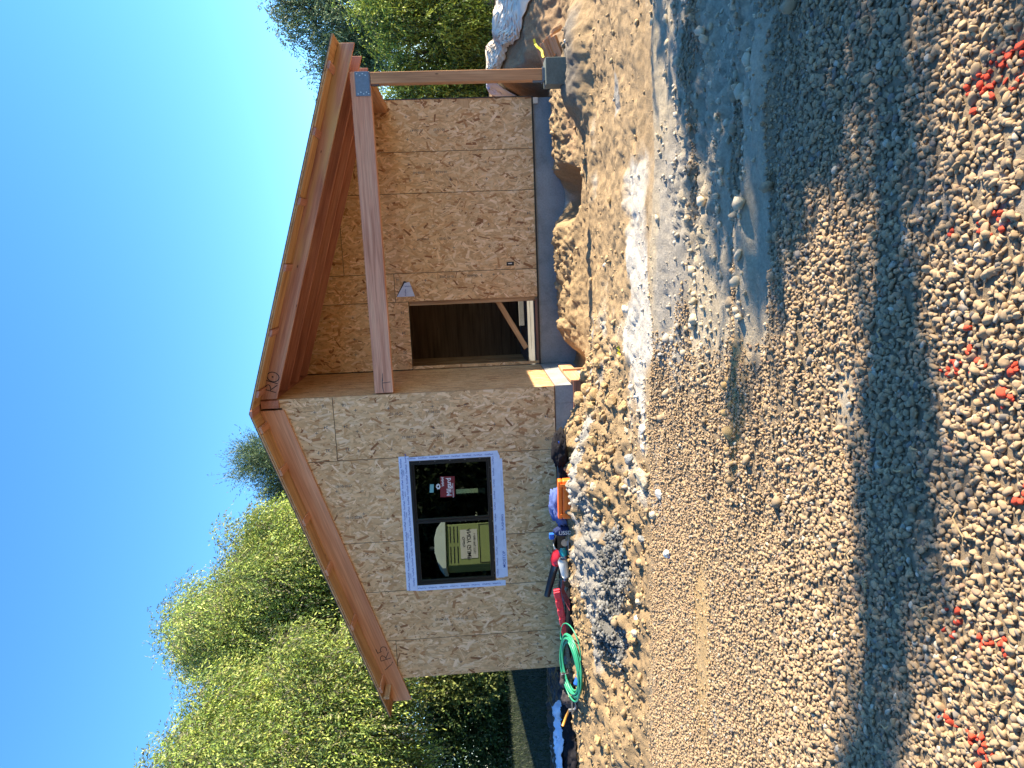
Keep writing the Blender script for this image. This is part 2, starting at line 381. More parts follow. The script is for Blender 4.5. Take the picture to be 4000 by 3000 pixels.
def gcol(x, y):
    n = fbm(x * 2, y * 2, 4); n2 = fbm(x * 9, y * 9, 3); dm = dirt_mask(x, y)
    def c(*a): return np.array(a)[None, :]
    sand = c(0.395, 0.275, 0.15); clay = c(0.47, 0.385, 0.265); grav = c(0.27, 0.19, 0.11); dark = c(0.34, 0.22, 0.125)
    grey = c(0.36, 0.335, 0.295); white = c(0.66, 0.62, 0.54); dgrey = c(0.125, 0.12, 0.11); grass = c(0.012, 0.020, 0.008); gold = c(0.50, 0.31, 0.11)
    def mix(a, b, t): t = np.clip(t, 0, 1)[:, None]; return a * (1 - t) + b * t
    col = mix(clay, sand, dm)
    col = mix(col, sand * 0.8, ss(0.4, -0.4, x) * dm)
    col = mix(col, grav, gravel_mask(x, y) * 0.85)
    col = mix(col, white, ss(0.4, 0.9, gs(x, y, 1.2, -2.75, 1.6, 0.5) + n * 2.0) * 0.8)
    col = mix(col, grey * 0.9, ss(0.35, 0.7, gs(x, y, 1.9, -3.9, 1.6, 0.45) + n * 0.8) * 0.7)
    col = mix(col, grey, ss(0.35, 0.6, gs(x, y, -0.9, -1.25, 1.3, 0.22) + n * 0.8))
    col = mix(col, grey * 0.8, ss(0.35, 0.6, gs(x, y, -2.0, -1.75, 1.2, 0.42) + n * 0.8))
    col = mix(col, dgrey, ss(0.4, 0.65, gs(x, y, -2.0, -2.35, 0.95, 0.42) + n * 1.0))
    col = mix(col, grey, ss(0.4, 0.6, gs(x, y, 3.4, -1.9, 0.25, 0.12) + gs(x, y, 0.6, -0.6, 0.5, 0.12) + n * 0.5))
    col = mix(col, gold, ss(0.4, 0.75, gs(x, y, -1.2, -4.75, 1.0, 0.25) + 0.9 * gs(x, y, 0.9, -5.3, 0.7, 0.25) + n * 0.6) * 0.7)
    col = mix(col, dark, ss(4.3, 4.7, x) * ss(0.8, 1.4, y) * 0.8)
    col = mix(col, dark * 1.3, ss(0.5, 0.9, gs(x, y, 3.5, 0.75, 0.6, 0.3)) * 0.7)
    col = mix(col, dgrey * 1.4, ss(0.4, 0.7, gs(x, y, 4.3, -0.1, 0.7, 0.38) + n * 0.5) * 0.75)
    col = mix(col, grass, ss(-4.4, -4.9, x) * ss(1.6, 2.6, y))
    col = mix(col, grass * 1.3, ss(5, 7, y)); col = mix(col, clay * 0.6, ss(9, 14, np.hypot(x, y)) * ss(3, 0, y))
    return col * (1 + n2 * 0.35)[:, None]
def axis(lo, hi, st, far):
    a = list(np.arange(lo, hi, st)); s = st; p = a[-1]; q = a[0]; up = []; dn = []
    while p < far: s *= 1.16; p += s; up.append(p)
    s = st
    while q > -far: s *= 1.16; q -= s; dn.append(q)
    return np.array(dn[::-1] + a + up)
gx = axis(-6.0, 6.6, 0.024, 450); gy = axis(-8.4, 3.4, 0.024, 450)
X, Y = np.meshgrid(gx, gy, indexing='ij'); xs, ys = X.ravel(), Y.ravel()
gv = np.stack([xs, ys, H(xs, ys)], 1); nx_, ny_ = len(gx), len(gy)
ii = (np.arange(nx_ - 1)[:, None] * ny_ + np.arange(ny_ - 1)[None, :]).ravel()
gf = np.stack([ii, ii + ny_, ii + ny_ + 1, ii + 1], 1)
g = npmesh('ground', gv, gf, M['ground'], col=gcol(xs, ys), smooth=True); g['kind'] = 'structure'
del X, Y, gv, gf
# ------------------------------------------------------------------ gravel (uncountable)
def ico(sub):
    t = (1 + 5 ** 0.5) / 2
    v = [(-1, t, 0), (1, t, 0), (-1, -t, 0), (1, -t, 0), (0, -1, t), (0, 1, t), (0, -1, -t), (0, 1, -t), (t, 0, -1), (t, 0, 1), (-t, 0, -1), (-t, 0, 1)]
    f = [(0, 11, 5), (0, 5, 1), (0, 1, 7), (0, 7, 10), (0, 10, 11), (1, 5, 9), (5, 11, 4), (11, 10, 2), (10, 7, 6), (7, 1, 8), (3, 9, 4), (3, 4, 2), (3, 2, 6), (3, 6, 8), (3, 8, 9), (4, 9, 5), (2, 4, 11), (6, 2, 10), (8, 6, 7), (9, 8, 1)]
    v = [Vector(p).normalized() for p in v]
    for _ in range(sub):
        nf = []; cache = {}
        def mid(a, b):
            k = (min(a, b), max(a, b))
            if k not in cache: cache[k] = len(v); v.append((v[a] + v[b]).normalized())
            return cache[k]
        for a, b, c in f:
            x, y, z = mid(a, b), mid(b, c), mid(c, a); nf += [(a, x, z), (b, y, x), (c, z, y), (x, y, z)]
        f = nf
    return np.array([tuple(p) for p in v]), np.array(f)
ICO = [ico(0), ico(1), ico(2), ico(3)]
def facet(base, r):
    """crushed stone: cut the ball with random planes"""
    d = base.copy()
    for _ in range(9):
        nrm = r.normal(size=3); nrm /= np.linalg.norm(nrm); h = r.uniform(0.48, 0.80)
        s = d @ nrm; over = s > h; d[over] -= np.outer(s[over] - h, nrm)
    return d
PROT = {s: [facet(ICO[s][0], rng) for _ in range(24)] for s in (0, 1, 2)}
def rotmats(n, r):
    q = r.normal(size=(n, 4)); q /= np.linalg.norm(q, axis=1)[:, None]; w_, x, y, z = q.T
    return np.stack([np.stack([1 - 2 * (y * y + z * z), 2 * (x * y - z * w_), 2 * (x * z + y * w_)], 1),
                     np.stack([2 * (x * y + z * w_), 1 - 2 * (x * x + z * z), 2 * (y * z - x * w_)], 1),
                     np.stack([2 * (x * z - y * w_), 2 * (y * z + x * w_), 1 - 2 * (x * x + y * y)], 1)], 1)
def stones(name, px, py, rad, col, sub, smooth, lift=0.35):
    n = len(px); base, f = ICO[sub]; k = len(base)
    P = np.stack(PROT[sub])[rng.integers(0, 24, n)]
    P = P * np.stack([rng.uniform(0.95, 1.35, n), rng.uniform(0.8, 1.1, n), rng.uniform(0.55, 0.9, n)], 1)[:, None, :]
    # tumble, but mostly lying flat
    P = np.einsum('nij,nkj->nki', rotmats(n, rng), P); P[:, :, 2] *= 0.85
    P = P * rad[:, None, None]
    P[:, :, 0] += px[:, None]; P[:, :, 1] += py[:, None]; P[:, :, 2] += (H(px, py) + rad * lift)[:, None]
    F = (f[None] + (np.arange(n) * k)[:, None, None]).reshape(-1, 3)
    return npmesh(name, P.reshape(-1, 3), F, M['stone'], col=np.repeat(col, k, 0), smooth=smooth)
PAINT = [(3774,362,.07),(3819,316,.08),(3863,289,.09),(3927,271,.10),(3774,434,.03),(3692,904,.05),(3855,850,.08),(3837,895,.08),(3765,760,.03),(3986,846,.06),(3747,1266,.035),(3701,1438,.05),(3756,1410,.06),(3792,1401,.06),(3656,1447,.035),(3873,1320,.03),(3946,1438,.05),(3991,1456,.05),(3873,1572,.05),(3697,1884,.045),(3692,2409,.06),(3647,2802,.04),(3674,2829,.05),(3765,2911,.07),(3783,2938,.07),(3891,2477,.05),(3855,2522,.05),(3792,2504,.04),(3213,2915,.02),(3928,1970,.045),(3964,1916,.03),(3670,2440,.05),(3720,1780,.02)]
def file_to_ground(fx, fy, z):
    u = (3000 - fy - 1500) / 2729.9; v = (fx - 2000) / 2729.9
    d = right * u + down * v + fwd; t = (z - CAMP.z) / d.z; p = CAMP + d * t; return p.x, p.y
SPOTS = [(*file_to_ground(a, b, -0.46), r) for a, b, r in PAINT]
def scatter(n, x0, x1, y0, y1, maskf):
    x = rng.uniform(x0, x1, n); y = rng.uniform(y0, y1, n); k = rng.random(n) < maskf(x, y); return x[k], y[k]
def stonecol(x, y, orange=True):
    n = len(x); v = rng.uniform(0.75, 1.2, n)[:, None]; h = rng.random(n)[:, None]
    c = np.array([[0.41, 0.275, 0.15]]) * (1 - h) + np.array([[0.33, 0.24, 0.15]]) * h
    rd = rng.random(n) < 0.03; c[rd] = (0.31, 0.20, 0.13); dk = rng.random(n) < 0.04; c[dk] = (0.20, 0.17, 0.14); lt = rng.random(n) < 0.03; c[lt] = (0.46, 0.39, 0.29)
    c = c * v
    if orange:
        for sx, sy, r in SPOTS:
            k = (np.hypot(x - sx, (y - sy)) < r * rng.uniform(0.4, 0.95, n)) & (rng.random(n) < 0.38)
            c[k] = np.array([0.62, 0.075, 0.035]) * rng.uniform(0.75, 1.1, (k.sum(), 1))
    return c
x, y = scatter(50000, -3.5, 4.6, -8.2, -6.0, gravel_mask)
t = stones('gravel', x, y, np.minimum(rng.lognormal(math.log(0.0128), 0.24, len(x)), 0.024), stonecol(x, y), 1, False); t['kind'] = 'stuff'
x, y = scatter(86000, -6.0, 4.8, -6.0, -3.2, gravel_mask)
t = stones('gravel', x, y, np.minimum(rng.lognormal(math.log(0.0108), 0.28, len(x)), 0.022), stonecol(x, y), 0, False); t['kind'] = 'stuff'
# loose crumbs in the soil
def crumbmask(x, y):
    n = fbm(x * 1.7, y * 1.7)
    left = ss(0.9, 0.3, x) * ss(-3.4, -3.1, y) * ss(0.1, -0.05, y)
    return np.clip(left * (0.55 + n * 1.6) + 0.06 * ss(0.4, 0.9, x) * ss(-3.6, -3.2, y) * ss(1.8, 1.2, y) * (1 + 6 * fbm(x * 2.3 + 5, y * 4)) + 0.5 * gs(x, y, 0.2, -1.2, 0.6, 0.9) + 0.30 * ss(0.0, 0.3, x) * ss(-3.2, -3.4, y) * (1 + 4 * fbm(x * 1.1, y * 6)), 0, 1)
x, y = scatter(62000, -6.2, 4.8, -6.0, 1.6, crumbmask)
cc = gcol(x, y) * rng.uniform(0.85, 1.35, (len(x), 1))
t = stones('soil_crumbs', x, y, np.minimum(rng.lognormal(math.log(0.0095), 0.72, len(x)), 0.06), cc, 0, False, 0.3); t['kind'] = 'stuff'
def dgm(x, y): return ss(0.35, 0.6, gs(x, y, -2.0, -2.35, 0.95, 0.38) + fbm(x * 2, y * 2, 4) * 1.1)
x, y = scatter(7500, -3.4, -0.8, -3.1, -1.7, dgm)
t = stones('wet_mortar_crumbs', x, y, np.minimum(rng.lognormal(math.log(0.016), 0.4, len(x)), 0.05), np.array([[0.155, 0.15, 0.138]]) * rng.uniform(0.7, 1.6, (len(x), 1)), 1, False, 0.5); t['kind'] = 'stuff'
# ------------------------------------------------------------------ the house
house = thing('unfinished_house', 'unfinished wood house sheathed in bare strand board with an open corner porch', 'house')
ZR = lambda x: 3.785 - 0.3115 * x            # underside of the right-hand rafters
ZL = lambda x: 3.747 + 0.3195 * x            # underside of the left-hand rafters (x negative)
XR_ = -0.11
def zraf(x): return ZR(x) if x > XR_ else ZL(x)
DR = lambda x: 4.035 - 0.3143 * (x + 0.1)    # underside of the roof boards
DL = lambda x: 4.035 + 0.3283 * (x + 0.1)
OSBC = np.array([(0.62, 0.42, 0.215), (0.69, 0.49, 0.265), (0.74, 0.56, 0.33), (0.55, 0.35, 0.165), (0.42, 0.23, 0.10), (0.78, 0.61, 0.39), (0.27, 0.13, 0.055), (0.64, 0.45, 0.24)]) * np.array([1.18, 1.03, 0.96])
def clip_poly(poly, conv):
    """Sutherland-Hodgman: poly against counter-clockwise convex conv"""
    out = poly
    for i in range(len(conv)):
        a, b = conv[i], conv[(i + 1) % len(conv)]; ex, ey = b[0] - a[0], b[1] - a[1]; inp = out; out = []
        if not inp: return out
        for j in range(len(inp)):
            p, q = inp[j], inp[(j + 1) % len(inp)]
            dp = ex * (p[1] - a[1]) - ey * (p[0] - a[0]); dq = ex * (q[1] - a[1]) - ey * (q[0] - a[0])
            if dp >= 0: out.append(p)
            if (dp >= 0) != (dq >= 0):
                s = dp / (dp - dq); out.append((p[0] + (q[0] - p[0]) * s, p[1] + (q[1] - p[1]) * s))
    return out
def panel(conv, origin, ax, nrm, hole=None, edge=False, th=0.012, stamp=None):
    """strand-board sheet: conv = CCW polygon in (s, z); origin + ax*s + z; nrm = outward"""
    origin = Vector(origin); ax = Vector(ax); nrm = Vector(nrm)
    W = lambda s, z, d=0: origin + ax * s + Vector((0, 0, z)) + nrm * d
    m = MB(); base = tuple(OSBC[0] * 0.8)
    if hole:
        tri = tessellate_polygon([[Vector((p[0], p[1], 0)) for p in conv], [Vector((p[0], p[1], 0)) for p in hole]])
        P = list(conv) + list(hole); m.add([W(*p) for p in P], [tuple(t) for t in tri], base)
        m.add([W(*p) for p in hole] + [W(p[0], p[1], -th) for p in hole], [(i, (i + 1) % 4, (i + 1) % 4 + 4, i + 4) for i in range(4)], (0.3, 0.2, 0.1))
    else:
        m.add([W(*p) for p in conv], [tuple(range(len(conv)))], base)
    n = len(conv)
    m.add([W(*p) for p in conv] + [W(p[0], p[1], -th) for p in conv], [(i, (i + 1) % n, (i + 1) % n + n, i + n) for i in range(n)], (0.30, 0.2, 0.11))
    xs_ = [p[0] for p in conv]; zs_ = [p[1] for p in conv]; x0, x1, z0, z1 = min(xs_), max(xs_), min(zs_), max(zs_)
    area = (x1 - x0) * (z1 - z0); cnt = int(area / (0.0031 if not edge else 0.0016) * 2.2)
    for k in range(cnt):
        cx, cz = random.uniform(x0, x1), random.uniform(z0, z1)
        if hole and hole[0][0] + 0.05 < cx < hole[1][0] - 0.05 and hole[0][1] + 0.05 < cz < hole[2][1] - 0.05: continue
        L = random.uniform(0.07, 0.22) / 2; wd = random.uniform(0.012, 0.048) / 2
        th_ = math.pi / 2 + random.gauss(0, 0.62)
        if edge: th_ = math.pi / 2 + random.gauss(0, 0.2); wd *= 0.45; L *= 1.4
        c_, s_ = math.cos(th_), math.sin(th_); j = lambda: random.uniform(0.75, 1.0)
        q = [(-L * j(), -wd), (L * j(), -wd * random.uniform(0.4, 1)), (L * j(), wd * random.uniform(0.4, 1)), (-L * j(), wd)]
        q = [(cx + c_ * a - s_ * b, cz + s_ * a + c_ * b) for a, b in q]
        q = clip_poly(q, conv)
        if len(q) < 3: continue
        if hole and any(hole[0][0] < p[0] < hole[1][0] and hole[0][1] < p[1] < hole[2][1] for p in q): continue
        r_ = random.random(); ci = int(rng.choice(8, p=[.21, .21, .16, .14, .06, .09, .03, .10]))
        if edge: ci = int(rng.choice(8, p=[.25, .2, .08, .2, .12, .0, .05, .1]))
        col = OSBC[ci] * random.uniform(0.88, 1.1)
        d = 0.0003 + 0.0022 * (k + random.random()) / cnt
        m.add([W(p[0], p[1], d) for p in q], [tuple(range(len(q)))], tuple(col))
    return m.build('strand_board_panel', M['osb'], house)
g6 = 0.004
def zcut(x): return zraf(x) + 0.03
def under_roof(x0, x1, z0, z1):
    P = [(x0 + g6, z0 + g6), (x1 - g6, z0 + g6), (x1 - g6, z1 - g6), (x0 + g6, z1 - g6)]
    f_ = ZR if x0 > -0.12 else ZL
    return clip_poly(P, [(x0 - 1, -1), (x1 + 1, -1), (x1 + 1, f_(x1 + 1) + 0.03), (x0 - 1, f_(x0 - 1) + 0.03)])
def gable_panel(x0, x1, z0, z1=9): panel(under_roof(x0, x1, z0, z1), (0, 0, 0), (1, 0, 0), (0, -1, 0))
WX0, WX1, WZ0, WZ1 = -2.838, -0.970, 0.930, 2.068
gable_panel(-0.909, -0.113, 0, 3.05); gable_panel(-0.909, -0.113, 3.05)
panel([(-0.119, 0.004), (-0.002, 0.004), (-0.002, 3.046), (-0.119, 3.046)], (0, 0, 0), (1, 0, 0), (0, -1, 0))
panel([(-0.119, 3.054), (-0.002, 3.054), (-0.002, 3.78), (-0.119, 3.78)], (0, 0, 0), (1, 0, 0), (0, -1, 0))
for (a_, b_) in ((-2.138, -0.909), (-2.905, -2.138)):
    gable_panel(a_, b_, 0, WZ0 + 0.006); gable_panel(a_, b_, WZ1 - 0.006)
gable_panel(WX1 - 0.004, -0.909, WZ0, WZ1); gable_panel(-2.905, WX0 + 0.004, WZ0, WZ1)
gable_panel(-3.686, -2.905, 0)
gable_panel(-4.305, -3.686, 0, 2.437); gable_panel(-4.305, -3.686, 2.437)
# backing paper behind the sheets, with the window opening left open
def backing(pieces, y0, y1):
    m = MB()
    for P in pieces: m.prism([(p[0], y0, p[1]) for p in P], (0, y1 - y0, 0))
    return m
bp = backing([[(-4.30, 0.0), (WX0, 0.0), (WX0, zraf(WX0) + .1), (-4.30, zraf(-4.3) + .1)], [(WX0, 0.0), (WX1, 0.0), (WX1, WZ0), (WX0, WZ0)],
              [(WX0, WZ1), (WX1, WZ1), (WX1, zraf(WX1) + .1), (WX0, zraf(WX0) + .1)], [(WX1, 0.0), (-0.02, 0.0), (-0.02, 3.8), (-0.11, 3.8), (WX1, zraf(WX1) + .1)]], 0.014, 0.10)
bp.build('wall_frame', M['dark'], house)
# return wall (faces +x) and its corner
D = 1.932
panel([(0.002, 0.004), (D - 0.013, 0.004), (D - 0.013, 3.80), (0.002, 3.80)], (0, 0, 0), (0, 1, 0), (1, 0, 0), edge=True)
MB().box((-0.10, 0.11, 0), (-0.014, D + 0.1, 3.8)).build('wall_frame', M['dark'], house)
# recessed porch wall with the door opening
def rp(x0, x1, z0, z1=9): panel(under_roof(x0, x1, z0, z1), (0, D, 0), (1, 0, 0), (0, -1, 0))
DX0, DX1, DZ = 0.0675, 1.12, 2.093
rp(3.432, 4.205, 0); rp(2.808, 3.432, 0); rp(1.574, 2.808, 0, 3.085); rp(1.574, 2.808, 3.085); rp(1.12, 1.574, 0, 2.30); rp(1.12, 1.574, 2.30)
rp(0.013, 1.12, DZ); rp(0.013, DX0, 0, DZ)
m = backing([[(1.13, 0), (4.20, 0), (4.20, ZR(4.2) + .1), (1.13, ZR(1.13) + .1)], [(0.0, DZ), (1.13, DZ), (1.13, ZR(1.13) + .1), (0.0, ZR(0) + .1)]], D + 0.014, D + 0.11)
m.build('wall_frame', M['dark'], house)
# side, back walls, floor, partition: the shell seen through the openings
BY = 6.0
m = MB().box((4.10, D + 0.11, 0), (4.198, 3.0, 2.6)).box((4.10, 3.0, 0), (4.198, 4.3, 0.8)).box((4.10, 3.0, 2.1), (4.198, 4.3, 2.6)).box((4.10, 4.3, 0), (4.198, 9.0, 2.6)).box((-4.298, 0.11, 0), (-4.2, BY, 2.45))  # side opening added to light the room, rear stretch added to shade the lawn
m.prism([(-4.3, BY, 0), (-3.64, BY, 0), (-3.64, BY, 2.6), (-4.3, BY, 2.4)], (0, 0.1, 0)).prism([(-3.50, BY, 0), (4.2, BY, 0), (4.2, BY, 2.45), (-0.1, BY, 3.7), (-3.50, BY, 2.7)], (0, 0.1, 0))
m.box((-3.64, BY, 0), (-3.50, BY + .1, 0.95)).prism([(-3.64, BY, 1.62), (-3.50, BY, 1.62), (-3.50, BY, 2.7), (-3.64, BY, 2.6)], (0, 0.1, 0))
M['shadedwood'] = wood('shaded_sheathing', (0.13, 0.07, 0.035, 1), (0.21, 0.12, 0.065, 1), (0.28, 0.17, 0.095, 1))  # indoor shade put into the colour, boards darker than the studs
m.build('shell_wall', M['shadedwood'], house)
MB().box((-4.2, 0.11, -0.06), (-0.1, BY, -0.005)).box((-0.1, D + 0.1, -0.06), (4.1, BY, -0.005)).build('floor_slab', M['concrete'], house)
# studs in the room behind the door
for k in range(9):
    y_ = 2.35 + k * 0.4; beam('stud', (-0.42, y_, 0), (-0.42, y_, 3.2), 0.14, 0.04, M['stud'], house, 0.002, (0, 1, 0))
MB().box((-0.52, 2.1, 0), (-0.50, BY, 3.3)).build('interior_sheathing', M['shadedwood'], house)
beam('stud', (1.095, 2.02, 0), (1.095, 2.02, 2.1), 0.09, 0.04, M['stud'], house, 0.002, (0, 1, 0))
beam('diagonal_brace', (0.26, 2.10, 0.20), (1.16, 2.10, 0.70), 0.04, 0.085, M['pine'], house, 0.002)
beam('bottom_plate', (0.05, 2.02, 0.02), (1.08, 2.02, 0.02), 0.09, 0.038, M['form'], house, 0.002)
beam('door_header', (0.08, 1.99, DZ + 0.03), (1.11, 1.99, DZ + 0.03), 0.09, 0.05, M['form'], house, 0.002)
beam('floor_batten', (0.5, 3.4, 0.16), (2.4, 3.7, 0.16), 0.05, 0.09, M['concrete'], house, 0.002)
# ---- window
win = MB()
fr = 0.035
for a, b in (((WX0, -0.012, WZ0), (WX0 + fr, 0.07, WZ1)), ((WX1 - fr, -0.012, WZ0), (WX1, 0.07, WZ1)), ((WX0 + fr, -0.012, WZ0), (WX1 - fr, 0.07, WZ0 + fr)), ((WX0 + fr, -0.012, WZ1 - fr), (WX1 - fr, 0.07, WZ1))): win.box(a, b)
def rect_frame(m, x0, x1, z0, z1, y0, y1, t):
    m.box((x0, y0, z0), (x0 + t, y1, z1)).box((x1 - t, y0, z0), (x1, y1, z1)).box((x0 + t, y0, z0), (x1 - t, y1, z0 + t)).box((x0 + t, y0, z1 - t), (x1 - t, y1, z1))
wo_ = win.build('window', M['bronze'], house, bevel=0.002)
m = MB(); rect_frame(m, WX0 + fr + .002, -1.87, WZ0 + fr + .002, WZ1 - fr - .002, 0.000, 0.05, 0.03); m.build('sliding_sash', M['bronze'], wo_, bevel=0.002)
m = MB(); rect_frame(m, -1.868, WX1 - fr - .002, WZ0 + fr + .002, WZ1 - fr - .002, 0.010, 0.055, 0.026); m.build('fixed_sash', M['bronze'], wo_, bevel=0.002)
MB().box((WX0 + fr + .034, 0.020, WZ0 + fr + .034), (-1.902, 0.024, WZ1 - fr - .034)).build('pane', M['glass'], wo_)
MB().box((-1.840, 0.030, WZ0 + fr + .030), (WX1 - fr - .030, 0.034, WZ1 - fr - .030)).build('pane', M['glass'], wo_)
for zz in (0.0,):
    m = Many()
    for k in range(9): m.tube([(WX0 + 0.12 + k * 0.2, -0.017, WZ0 + 0.012), (WX0 + 0.12 + k * 0.2, -0.012, WZ0 + 0.012)], 0.005, 6)
    for k in range(5): m.tube([(WX1 - 0.012, -0.017, WZ0 + 0.15 + k * 0.21), (WX1 - 0.012, -0.012, WZ0 + 0.15 + k * 0.21)], 0.005, 6)
    m.build('screw_head', M['bolt'], wo_)
# flashing tape, four strips
tp = [('t', [(-2.921, 2.071), (-0.895, 2.071), (-0.895, 2.212), (-2.905, 2.225)], 0.0062), ('b', [(-2.80, 0.80), (-0.955, 0.80), (-0.955, 0.926), (-2.80, 0.926)], 0.0040),
      ('l', [(-2.925, 0.79), (-2.842, 0.79), (-2.842, 2.069), (-2.925, 2.069)], 0.0050), ('r', [(-0.966, 0.80), (-0.880, 0.83), (-0.912, 2.069), (-0.966, 2.069)], 0.0050),
      ('b2', [(-2.79, 0.752), (-1.0, 0.768), (-1.0, 0.8385), (-2.79, 0.8385)], 0.0032)]
for nm, P, d in tp:
    m = MB().prism([(p[0], -d, p[1]) for p in P], (0, d - 0.003, 0)); m.build('flashing_tape', M['tape'], house)
m = Many(); A, Z_ = (1, 0, 0), (0, 0, 1)
for k in range(13):
    x_ = -2.85 + k * 0.155; y_ = -0.0075
    put_text(m, 'FortiFlash', 0.034, (x_, y_, 2.185 - 0.004 * (k % 3)), A, Z_); put_text(m, 'FortiFlash', 0.034, (x_ + 0.07, y_, 2.115), A, Z_)
    if k % 2: m.box((x_ - 0.03, y_, 2.150), (x_ + 0.05, y_ - 0.0003, 2.156))
for k in range(11): put_text(m, 'FortiFlash', 0.030, (-2.72 + k * 0.17, -0.0052, 0.897), A, Z_)
for k in range(8):
    put_text(m, 'FortiFlash', 0.030, (-2.885, -0.0062, 0.92 + k * 0.155), (0, 0, 1), (-1, 0, 0)); put_text(m, 'FortiFlash', 0.030, (-0.93, -0.0062, 0.95 + k * 0.155), (0, 0, -1), (1, 0, 0))
put_text(m, 'MOISTOP', 0.055, (-2.52, -0.0044, 0.795), A, Z_, 1.1); put_text(m, 'FLASHING', 0.045, (-1.95, -0.0044, 0.797), A, Z_, 1.2)
for x0 in (-2.33, -1.40): m.box((x0, -0.0045, 0.79), (x0 + 0.22, -0.0042, 0.792))
m.build('tape_lettering', M['tapeink'], house)
# red maker's sticker and mint note on the right pane
m = MB().prism([(-1.535, 0.027, 1.458), (-1.233, 0.027, 1.448), (-1.227, 0.027, 1.652), (-1.533, 0.027, 1.664)], (0, 0.002, 0)); stk = m.build('window_sticker', M['sticker'], wo_)
m = MB(); put_text(m, 'Milgard', 0.098, (-1.385, 0.0262, 1.535), A, Z_, 0.92); put_text(m, 'WINDOWS & DOORS', 0.022, (-1.44, 0.0262, 1.480), A, Z_)
for k in range(3):
    stroke(m, [(-.01 + k * .045, .02), (0.0 + k * .045, -.012), (.012 + k * .045, .012), (.024 + k * .045, -.012), (.034 + k * .045, .02)], 0.006, (-1.36, 0.0262, 1.618), A, Z_, (0, -0.0003, 0))
m.build('sticker_lettering', M['white'], stk)
MB().prism([(-1.457, 0.027, 1.757), (-1.335, 0.027, 1.747), (-1.333, 0.027, 1.80), (-1.455, 0.027, 1.812)], (0, 0.002, 0)).build('paper_note', M['mint'], wo_)
m = MB()
for k in range(7):
    a = k * 0.9; m.prism([(-1.38 + 0.03 * math.cos(a) + dx, 0.0265 - 0.0002 * k, 1.675 + 0.022 * math.sin(a) + dz) for dx, dz in ((0, 0), (.022, .004), (.016, .022), (-.006, .016))], (0, 0.002, 0))
m.build('torn_label', M['white'], wo_)
# ---- foundation
MB().box((-4.28, 0.018, -0.9), (-0.252, 0.25, -0.012)).build('stem_wall', M['concrete'], house, bevel=0.004)
MB().box((-0.25, 0.018, -0.9), (0.006, D + 0.3, -0.014)).build('stem_wall', M['concrete'], house, bevel=0.004)
MB().box((0.012, D + 0.018, -0.95), (4.19, D + 0.25, -0.012)).build('stem_wall', M['concrete'], house, bevel=0.004)
MB().box((-4.25, 0.03, -0.012), (0.0, 0.12, 0.002)).box((-0.1, 0.12, -0.012), (-0.002, D, 0.002)).box((0.02, D + 0.03, -0.012), (4.19, D + 0.12, 0.002)).build('sill_plate', M['form'], house)
beam('form_board', (-0.6, -0.02, -0.36), (0.075, -0.02, -0.36), 0.04, 0.20, M['form'], house)
beam('form_board', (0.055, 0.002, -0.33), (0.055, 1.30, -0.33), 0.04, 0.20, M['offcut'], house)
beam('form_stake', (0.09, 0.75, -0.75), (0.09, 0.75, -0.22), 0.04, 0.04, M['offcut'], house)
MB().box((4.10, D + 0.006, -0.095), (4.19, D + 0.016, -0.01)).build('anchor_strap', M['bolt'], house)
# ---- roof: boards, rafters, lookouts
DY0, DY1 = -0.38, 9.2  # roof carried on behind, the added length shades the lawn
XE, XW = 4.50, -4.66
def board_row(x0, x1, zf, n):
    for i in range(n):
        a = x0 + (x1 - x0) * i / n; b = x0 + (x1 - x0) * (i + 1) / n
        yield a, b, zf(a), zf(b)
import itertools
for (x0, x1, zf, n) in ((-0.1, XE, DR, 33), (XW, -0.1, DL, 33)):
    L = Vector((x1 - x0, 0, zf(x1) - zf(x0))).length; fr_ = frame_along((0, DY0, 0), (0, DY1, 0))
    m = MB()
    for a, b, za, zb in board_row(x0, x1, zf, n):
        e = 0.0022 if min(abs(a - XE), abs(a - XW), abs(b - XE), abs(b - XW)) < 0.45 else 0.0004; s = (zb - za) / (b - a)
        m.prism([(a + e, DY0, za + s * e), (b - e, DY0, zb - s * e), (b - e, DY0, zb - s * e + 0.018), (a + e, DY0, za + s * e + 0.018)], (0, DY1 - DY0, 0))
    m.build('roof_board_deck', M['pine'], house, fr_)
    m = MB().prism([(x0 - 0.0, DY0 - 0.004, zf(x0) + 0.0185), (x1, DY0 - 0.004, zf(x1) + 0.0185), (x1, DY0 - 0.004, zf(x1) + 0.027), (x0, DY0 - 0.004, zf(x0) + 0.027)], (0, DY1 - DY0, 0))
    m.build('roofing_underlay', M['roofpaper'], house)
def rafter(x0, x1, zb, zt, y0, th, mat, cut=None):
    a = Vector((x0, y0, zb(x0))); b = Vector((x1, y0, zb(x1))); fr_ = frame_along(a, b)
    P = [(x0, y0, zb(x0)), (x1, y0, zb(x1)), (x1, y0, zt(x1)), (x0, y0, zt(x0))]
    if cut: P = cut
    return MB().prism(P, (0, th, 0)).build('rafter', mat, house, fr_, bevel=0.004)
ZRt = lambda x: DR(x) - 0.003
ZLt = lambda x: DL(x) - 0.003
rafter(0.02, 4.482, ZR, ZRt, -0.045, 0.04, M['fir'])
